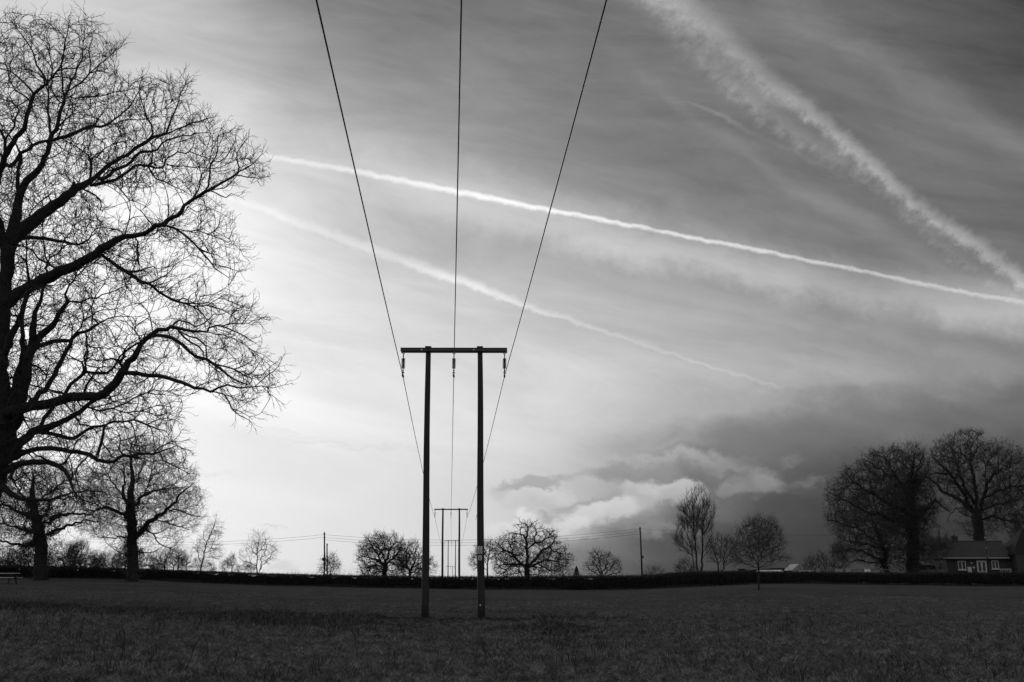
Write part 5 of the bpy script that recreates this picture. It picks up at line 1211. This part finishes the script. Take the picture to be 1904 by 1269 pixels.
def weeds():
    rs = np.random.RandomState(5)
    def stalk(h, k):
        m = MB(); lean = rs.normal(0, .12, 2); pts = [Vector((0, 0, -.03))]
        for j in range(1, 5):
            t = j / 4; pts.append(Vector((lean[0] * t * t * h + rs.normal(0, .012), lean[1] * t * h, h * t)))
        m.tube(pts, [.011, .010, .009, .007, .004], 5)
        s = MB()
        for j in range(26):       # clustered seed heads on the upper stem
            t = rs.uniform(.5, 1.0); p = pts[2].lerp(pts[4], (t - .5) * 2) + Vector((rs.normal(0, .018), rs.normal(0, .018), 0))
            s.lathe([(.003, -.016), (.013, 0), (.003, .016)], p, 5)
        br = MB()
        for j in range(k):
            t = rs.uniform(.25, .7); p = pts[1].lerp(pts[3], t); a = rs.uniform(0, 6.28); L = h * rs.uniform(.2, .4)
            q = p + Vector((math.cos(a) * L * .45, math.sin(a) * L * .45, L)); br.tube([p, (p + q) / 2 + Vector((0, 0, -.02)), q], [.007, .006, .003], 4)
            for i in range(9):
                c = p.lerp(q, rs.uniform(.4, 1)) + Vector((rs.normal(0, .014), rs.normal(0, .014), 0)); s.lathe([(.003, -.014), (.011, 0), (.003, .014)], c, 5)
        return m, s, br
    # survey positions of the standing dead stalks: base column, base row, height in rows
    S = [(30, 1172, 34), (45, 1166, 30), (120, 1178, 36), (96, 1166, 34), (125, 1168, 26), (148, 1190, 40), (190, 1160, 24), (232, 1232, 46), (228, 1226, 30), (241, 1230, 28), (272, 1192, 34), (283, 1190, 52), (290, 1186, 44), (296, 1180, 36), (352, 1234, 44), (386, 1232, 40), (436, 1238, 34), (610, 1195, 34), (668, 1200, 30), (664, 1214, 44), (720, 1238, 36), (735, 1240, 28), (905, 1236, 40), (1047, 1222, 32), (1072, 1262, 46), (1140, 1225, 26), (1240, 1250, 34), (1360, 1240, 24), (1386, 1236, 30), (1448, 1238, 26), (1372, 1222, 26), (1400, 1252, 26), (1545, 1234, 22), (1597, 1232, 24), (1642, 1258, 26), (1715, 1262, 30), (1680, 1250, 20), (1350, 1262, 30), (1425, 1262, 26), (815, 1262, 26)]
    proto = []
    for i in range(5):
        e = thing('dead_weed_stalk', (0, 0, 0), 'thin dark dead weed stalk standing up out of the rough foreground grass', 'weed', 'dead weed stalks in the foreground')
        m, s, br = stalk(1.0, 1 + i % 3)
        m.build('stem', M['weed'], e); s.build('seed_head', M['weed'], e); br.build('side_stem', M['weed'], e); proto.append(e)
    for k, (px, py, hpx) in enumerate(S):
        g = ground(px, py); dep = px_of(g)[2]; h = hpx * dep / F
        e = proto[k] if k < 5 else copy_tree(proto[k % 5])
        e.location = g; e.rotation_euler.z = rs.uniform(0, 6.28); e.scale = (.8, .8, h)
    # short uncountable dead stems and dock leaves
    n = 2300; X, Y = near_frame(n, rs, 14, 48, .75); keep = (np.sin(X * .5 + 1) * np.sin(Y * .33) + rs.normal(0, .4, n)) > 0; X, Y = X[keep], Y[keep]
    h = rs.uniform(.06, .3, len(X)); rep = 6; X = np.repeat(X, rep) + rs.normal(0, .07, len(X) * rep); Y = np.repeat(Y, rep) + rs.normal(0, .07, len(h) * rep); h = np.repeat(h, rep) * rs.uniform(.4, 1.1, len(h) * rep)
    o = blades('weeds', X, Y, h, np.full(len(X), .018), rs, .5, M['weed']); tag(o, 'short dark dead weeds scattered through the foreground grass', 'weeds', kind='stuff')

# ---------------------------------------------------------------- sky, sun, camera
SUN_AZ, SUN_EL = -24.0, 15.0
def sky():
    w = bpy.data.worlds.new('World'); SC.world = w; w.use_nodes = True; nt = w.node_tree; E.nt = nt
    bg = nt.nodes['Background']; bg.inputs['Strength'].default_value = 0.1
    st = nt.nodes.new('ShaderNodeTexSky'); st.sky_type = 'NISHITA'; st.sun_disc = False
    st.sun_elevation = R(SUN_EL); st.sun_rotation = R(SUN_AZ); st.dust_density = 2.0
    bw = nt.nodes.new('ShaderNodeRGBToBW'); nt.links.new(st.outputs[0], bw.inputs[0]); nish = E(bw.outputs[0])
    tc = nt.nodes.new('ShaderNodeTexCoord'); sp = nt.nodes.new('ShaderNodeSeparateXYZ'); nt.links.new(tc.outputs['Generated'], sp.inputs[0])
    x, y, z = E(sp.outputs[0]), E(sp.outputs[1]), E(sp.outputs[2])
    ys = E.m('MAXIMUM', y, .12)
    U0, V0 = x / ys, z / ys                       # direction of view as run and rise over northing: great circles stay straight
    P0 = e_xyz(U0, V0, 0.0)
    big = e_noise(P0, 3.0, 4, .5); fine = e_noise(P0, 9.0, 6, .6)
    U1 = U0 + (big - .5) * .10; V1 = V0 + (fine - .5) * .045 + (big - .5) * .05
    ulo, uhi = -1.0, 1.0
    def row(py, pts):
        return uv(952, py)[1], [(uv(px, py)[0], v / 255.0) for px, v in pts]
    rows = [row(-500, [(0, 165), (952, 130), (1904, 90)]),
            row(0, [(0, 200), (200, 197), (330, 190), (430, 172), (500, 150), (600, 126), (800, 116), (1000, 120), (1200, 124), (1500, 110), (1700, 96), (1904, 76)]),
            row(120, [(0, 212), (350, 198), (450, 182), (560, 156), (700, 136), (900, 130), (1200, 118), (1500, 114), (1700, 105), (1904, 86)]),
            row(240, [(0, 234), (400, 217), (560, 186), (700, 162), (850, 145), (1000, 132), (1250, 118), (1500, 113), (1700, 110), (1904, 102)]),
            row(360, [(0, 250), (400, 234), (560, 216), (700, 192), (900, 166), (1050, 144), (1250, 132), (1500, 116), (1700, 106), (1904, 100)]),
            row(480, [(0, 255), (300, 250), (430, 240), (560, 222), (700, 204), (800, 190), (950, 176), (1200, 158), (1400, 142), (1600, 124), (1800, 116), (1904, 112)]),
            row(600, [(0, 255), (300, 252), (430, 243), (600, 226), (800, 210), (1000, 198), (1200, 186), (1400, 164), (1600, 150), (1904, 140)]),
            row(700, [(0, 255), (300, 250), (430, 243), (600, 230), (800, 222), (1000, 214), (1200, 198), (1320, 182), (1450, 166), (1600, 152), (1750, 140), (1904, 126)]),
            row(790, [(0, 253), (430, 241), (700, 226), (900, 222), (1050, 212), (1170, 192), (1280, 172), (1450, 148), (1650, 127), (1904, 116)]),
            row(870, [(0, 247), (430, 236), (740, 221), (900, 214), (1030, 196), (1130, 172), (1280, 146), (1420, 124), (1550, 103), (1700, 94), (1904, 88)]),
            row(940, [(0, 245), (430, 235), (740, 219), (900, 210), (1050, 186), (1200, 150), (1330, 116), (1450, 95), (1600, 82), (1904, 79)]),
            row(1000, [(0, 240), (430, 232), (740, 218), (900, 212), (1000, 196), (1080, 146), (1180, 106), (1300, 90), (1500, 78), (1904, 74)]),
            row(1070, [(0, 234), (430, 226), (740, 217), (900, 208), (1000, 160), (1080, 112), (1200, 98), (1400, 84), (1904, 76)])]
    rows.sort(key=lambda r: r[0])                 # bottom to top
    val = e_ramp(U1, rows[0][1], ulo, uhi)
    for (va, _), (vb, pb) in zip(rows, rows[1:]):
        val = e_mix(val, e_ramp(U1, pb, ulo, uhi), e_lin(V1, va, vb))
    # fibrous high cloud: streaks lying along the drift of the trails
    ca, sa = math.cos(R(-13)), math.sin(R(-13))
    S = U0 * ca + V0 * sa; T = V0 * ca - U0 * sa
    streak = e_noise(e_xyz(S * 2.2, T * 9.0, 3.1), 1.6, 7, .62, .6)
    wisp = e_noise(e_xyz(S * 5, T * 16, 7.7), 2.2, 6, .65, .8)
    soft = e_noise(e_xyz(S * 1.1, T * 3.4, 1.1), 2.4, 4, .55, .4)
    hi = e_step(V0, .02, .2)
    val = val + (soft - .5) * .13 * hi + (streak - .5) * (hi * .19 + .04) + (wisp - .5) * .06 * hi
    nb = e_noise(P0, 26, 5, .65); nf = e_noise(P0, 75, 4, .65); nmid = e_noise(P0, 13, 5, .6)
    def trail(pts, widths, gains, jag, power=1.0, nz=None, up=1.0, down=1.0, tex=.5):
        c = [uv(px, py) for px, py in pts]; vmin = min(q[1] for q in c) - .05; vmax = max(q[1] for q in c) + .05
        cen = e_ramp(U0, [(u, (v - vmin) / (vmax - vmin)) for u, v in c], c[0][0], c[-1][0]) * (vmax - vmin) + vmin
        wid = e_ramp(U0, [(uv(px, 500)[0], wv * 20 / F) for px, wv in widths], ulo, uhi) * .05
        g = e_ramp(U0, [(uv(px, 500)[0], gv) for px, gv in gains], ulo, uhi)
        d = V0 - cen + (nz if nz is not None else nf - .5) * jag
        a = e_step(d / (wid * up), 1.0, .0); b_ = e_step(d / (wid * down), -1.0, .0)
        body = (a * b_) ** power
        return body * g * ((nf - .5) * (2 * tex) + 1.0)
    nz = (nb - .5) * .6 + (nf - .5) * .5
    # broad pale veil under the main trail, its lower edge the firmer one
    val = val + trail([(560, 300), (700, 345), (850, 382), (1000, 414), (1200, 462), (1400, 504), (1600, 546), (1800, 578), (2000, 600)],
                      [(560, 80), (800, 90), (1000, 78), (1200, 70), (1500, 62), (1904, 66)], [(500, .0), (620, .04), (800, .08), (1000, .14), (1300, .16), (1600, .13), (1904, .14)], .035, .8, (nmid - .5) * 1.5 + (nf - .5) * .4, 1.5, .9, .10)
    val = val + trail([(1150, 110), (1290, 215), (1430, 320), (1600, 420), (1760, 500), (1904, 560)], [(1100, 30), (1904, 46)], [(1130, 0), (1250, .03), (1500, .04), (1700, .05), (1904, .03)], .04, 1, (nmid - .5) * 1.6, 1.3, 1, .2)
    val = val + trail([(1280, 190), (1340, 214), (1395, 246), (1480, 285), (1600, 345)], [(1280, 7), (1400, 12), (1600, 8)], [(1272, 0), (1300, .04), (1370, .075), (1410, .025), (1560, .02), (1600, 0)], .010)
    val = val + trail([(1380, -40), (1500, 40), (1640, 115), (1760, 190), (1904, 285)], [(1380, 80), (1904, 90)], [(1350, .02), (1500, .055), (1750, .05), (1904, .05)], .05, 1, (nmid - .5) * 1.6, 1, 1, .15)
    # crisp main trail, softer lower trail, broad ragged trail on the right
    ragged = (nb - .5) * .7 + (nf - .5) * .8
    val = val + trail([(380, 268), (490, 288), (640, 315), (760, 338), (850, 356), (1000, 386), (1140, 412), (1240, 432), (1400, 463), (1500, 483), (1600, 503), (1700, 525), (1800, 545), (1904, 562), (1990, 578)],
                      [(380, 5.5), (500, 6.8), (650, 7.6), (850, 8.2), (1000, 7), (1200, 5.6), (1600, 5.2), (1904, 6)], [(360, .05), (480, .08), (600, .10), (800, .17), (1000, .23), (1200, .25), (1500, .23), (1700, .17), (1904, .10)], .0075, .7, ragged, 1, 1.35, .3)
    val = val + trail([(380, 352), (440, 372), (520, 402), (600, 432), (700, 468), (780, 498), (850, 521), (930, 551), (1000, 578), (1100, 608), (1200, 642), (1300, 674), (1370, 697), (1445, 720)],
                      [(380, 9), (600, 12), (750, 14), (850, 13), (1000, 7), (1200, 5), (1445, 4)], [(380, .02), (500, .045), (650, .07), (780, .11), (880, .14), (1000, .09), (1150, .05), (1350, .045), (1430, .035), (1448, 0)], .013, .8, ragged, 1.5, 1., .4)
    feather = e_noise(e_xyz((U0 + V0) * 20, (V0 - U0) * 55, 5.0), 1.0, 5, .65)
    rag2 = (nb - .5) * .3 + (nf - .5) * .9 + (feather - .5) * 1.1
    tuft = e_step(nf * .4 + feather * .6, .3, .68)
    cl = trail([(1130, -90), (1200, -40), (1260, 14), (1340, 78), (1430, 160), (1500, 208), (1560, 258), (1620, 308), (1700, 384), (1800, 452), (1904, 526), (1990, 590)],
                      [(1130, 95), (1260, 84), (1400, 62), (1500, 42), (1600, 36), (1700, 34), (1800, 32), (1904, 32)], [(1130, .12), (1240, .22), (1340, .16), (1450, .16), (1560, .21), (1700, .20), (1904, .21)], .026, 1.0, rag2, 1.3, .95, .35)
    val = val + cl * (tuft * .4 + .62)
    cl = trail([(1130, -60), (1260, 66), (1340, 138), (1430, 215), (1520, 275), (1620, 330), (1720, 430), (1820, 502), (1904, 560)],
                      [(1130, 55), (1400, 66), (1600, 40), (1904, 24)], [(1200, .05), (1400, .13), (1560, .10), (1750, .07), (1904, .04)], .035, 1, rag2, 1, 1, .4)
    val = val + cl * (tuft * .7 + .3)
    # ragged upper edge of the dark bank on the right
    be = [uv(px, py) for px, py in [(1000, 905), (1120, 862), (1200, 822), (1290, 800), (1400, 768), (1480, 742), (1560, 722), (1700, 712), (1800, 700), (1904, 684), (2000, 676)]]
    edge = e_ramp(U0, [(u, v_) for u, v_ in be], ulo, uhi)
    ed = V0 - edge + (nmid - .5) * .055 + (nb - .5) * .03 + (soft - .5) * .05
    strength = e_ramp(U0, [(uv(1100, 800)[0], .0), (uv(1220, 800)[0], .07), (uv(1400, 760)[0], .075), (uv(1904, 700)[0], .055)], ulo, uhi)
    val = val - e_step(ed, .012, -.03) * strength + e_step(ed, -.01, .012) * e_step(ed, .045, .008) * strength * .35
    val = val + (e_noise(e_xyz(U0 * 1.0, V0 * 2.6, 4.0), 7, 5, .58) - .5) * .13 * e_step(ed, .0, -.05) * strength * 13
    # low cumulus bank: billows laid back to front, paler above, greyer beneath
    n14 = e_noise(e_xyz(U0, V0 * 1.5, 2.0), 13, 3, .55); n40 = e_noise(e_xyz(U0, V0 * 1.4, 9.0), 38, 5, .62)
    m14 = e_noise(e_xyz(U0, V0 * 1.5, 5.0), 13, 3, .55)
    UU = U0 + (m14 - .5) * .05 + (nb - .5) * .03; VV = V0 + (n14 - .5) * .034 + (n40 - .5) * .03
    def puff(cx, cy, rx, ry, v, al, slope=0.0, soft=.5, dv=0.0):
        nonlocal val
        cu, cv = uv(cx, cy); a = UU - cu; b = VV - cv - a * slope
        bb = b * (F / ry)
        d = E.m('SQRT', (a * (F / rx)) ** 2 + bb ** 2)
        k = e_step(d + (nf - .5) * .25, 1.0 + soft * .6, .9 - soft) * (al * .92)
        t = (nb - .5) * .06 + v / 255.0
        if dv: t = t + bb * (dv / 255.0)
        val = e_mix(val, t, k)
    for p in [(1450, 815, 300, 45, 114, .5, .05, .95), (1227, 828, 90, 12, 168, .6, .1, .9), (1600, 735, 260, 20, 128, .4, .05, .9), (1690, 800, 44, 20, 118, .5, .2, .8), (1560, 706, 110, 9, 160, .4, .04, .9), (1345, 985, 160, 60, 92, .5, 0, .9),
              (1244, 853, 130, 13, 192, .6, .02, .7), (1350, 866, 60, 14, 160, .6, -.1, .8),
              (1210, 876, 135, 22, 145, .92, .06, .4, 8), (1312, 885, 56, 26, 114, .85, -.1, .55, 8),
              (994, 901, 78, 13, 162, .85, .15, .35, 6), (936, 920, 30, 16, 182, .6, .1, .7),
              (1150, 950, 90, 30, 188, .7, .05, .8), (1247, 914, 72, 24, 186, .95, 0, .28, 20), (1190, 920, 40, 22, 186, .8, 0, .35, 14),
              (1090, 932, 66, 11, 158, .9, .2, .4, 4), (1020, 962, 36, 11, 162, .85, .1, .5, 3),
              (1008, 926, 66, 19, 198, .9, .06, .3, 14), (960, 938, 36, 12, 200, .7, 0, .5, 8),
              (1108, 956, 84, 27, 204, .92, .12, .28, 12), (1060, 972, 46, 18, 212, .85, .1, .3, 8), (984, 966, 28, 14, 220, .9, 0, .3, 8), (938, 980, 40, 15, 217, .85, 0, .4, 6), (1018, 990, 90, 14, 206, .8, 0, .6, 4),
              (1209, 980, 100, 16, 142, .75, .02, .8), (1064, 1003, 56, 6, 192, .7, .04, .8), (1100, 1030, 120, 14, 112, .5, 0, .9),
              (1356, 908, 26, 22, 134, .85, 0, .4, 14), (1414, 898, 46, 24, 150, .8, .05, .6, 10), (1400, 916, 62, 13, 140, .6, 0, .8), (1469, 858, 22, 9, 140, .4, .5, .95), (1500, 901, 40, 9, 126, .55, .05, .8), (1330, 945, 60, 20, 128, .5, 0, .9),
              (640, 830, 150, 5, 206, .4, -.06, .95), (560, 815, 120, 5, 216, .35, -.08, .95), (400, 887, 60, 5, 218, .4, -.05, .95), (512, 986, 24, 4, 200, .5, -.15, .9), (355, 1022, 40, 7, 205, .6, -.05, .9), (522, 1054, 34, 13, 202, .6, 0, .6, 6), (575, 1060, 34, 12, 206, .6, 0, .6, 6), (640, 1058, 36, 8, 204, .5, 0, .7), (1262, 385, 26, 26, 150, .4, .3, .9), (1220, 420, 40, 12, 158, .3, .3, .9)]:
        puff(*p)
    # behind the observer: plain broken grey sky
    front = e_step(y, .05, .3)
    back = e_noise(e_xyz(x, y, z), 2.5, 5, .6) * .3 + .62
    val = e_mix(back, val, front)
    val = E.m('MINIMUM', E.m('MAXIMUM', val, .02), 1.0)
    lin = val ** 2.2
    col = nish * .012 + lin * 9.8
    nt.links.new(e_xyz(col, col, col).k, bg.inputs['Color'])
    w.cycles.sampling_method = 'MANUAL'; w.cycles.sample_map_resolution = 512

def light_camera():
    s = bpy.data.lights.new('sun', 'SUN'); s.energy = 0.9; s.angle = R(12); s.color = (1, .97, .93)
    o = bpy.data.objects.new('sun', s); COL.objects.link(o)
    a, e = R(SUN_AZ), R(SUN_EL); d = Vector((math.sin(a) * math.cos(e), math.cos(a) * math.cos(e), math.sin(e)))
    o.rotation_euler = (-d).to_track_quat('-Z', 'Y').to_euler()
    c = bpy.data.cameras.new('camera'); co = bpy.data.objects.new('camera', c); COL.objects.link(co)
    c.sensor_width = 36; c.lens = F / 1904 * 36; c.clip_end = 9000; c.clip_start = .1
    co.location = (0, 0, EYE); co.rotation_euler = (R(90) + TH, 0, 0); SC.camera = co
    SC.view_settings.view_transform = 'Standard'; SC.view_settings.look = 'None'; SC.view_settings.exposure = 0; SC.view_settings.gamma = 1

meadow(); sky(); light_camera()
hedges(); hedge_foot(); h_frame(); service_poles(); bungalow(); farm(); picnic_table()
grass(); weeds()
build_trees()
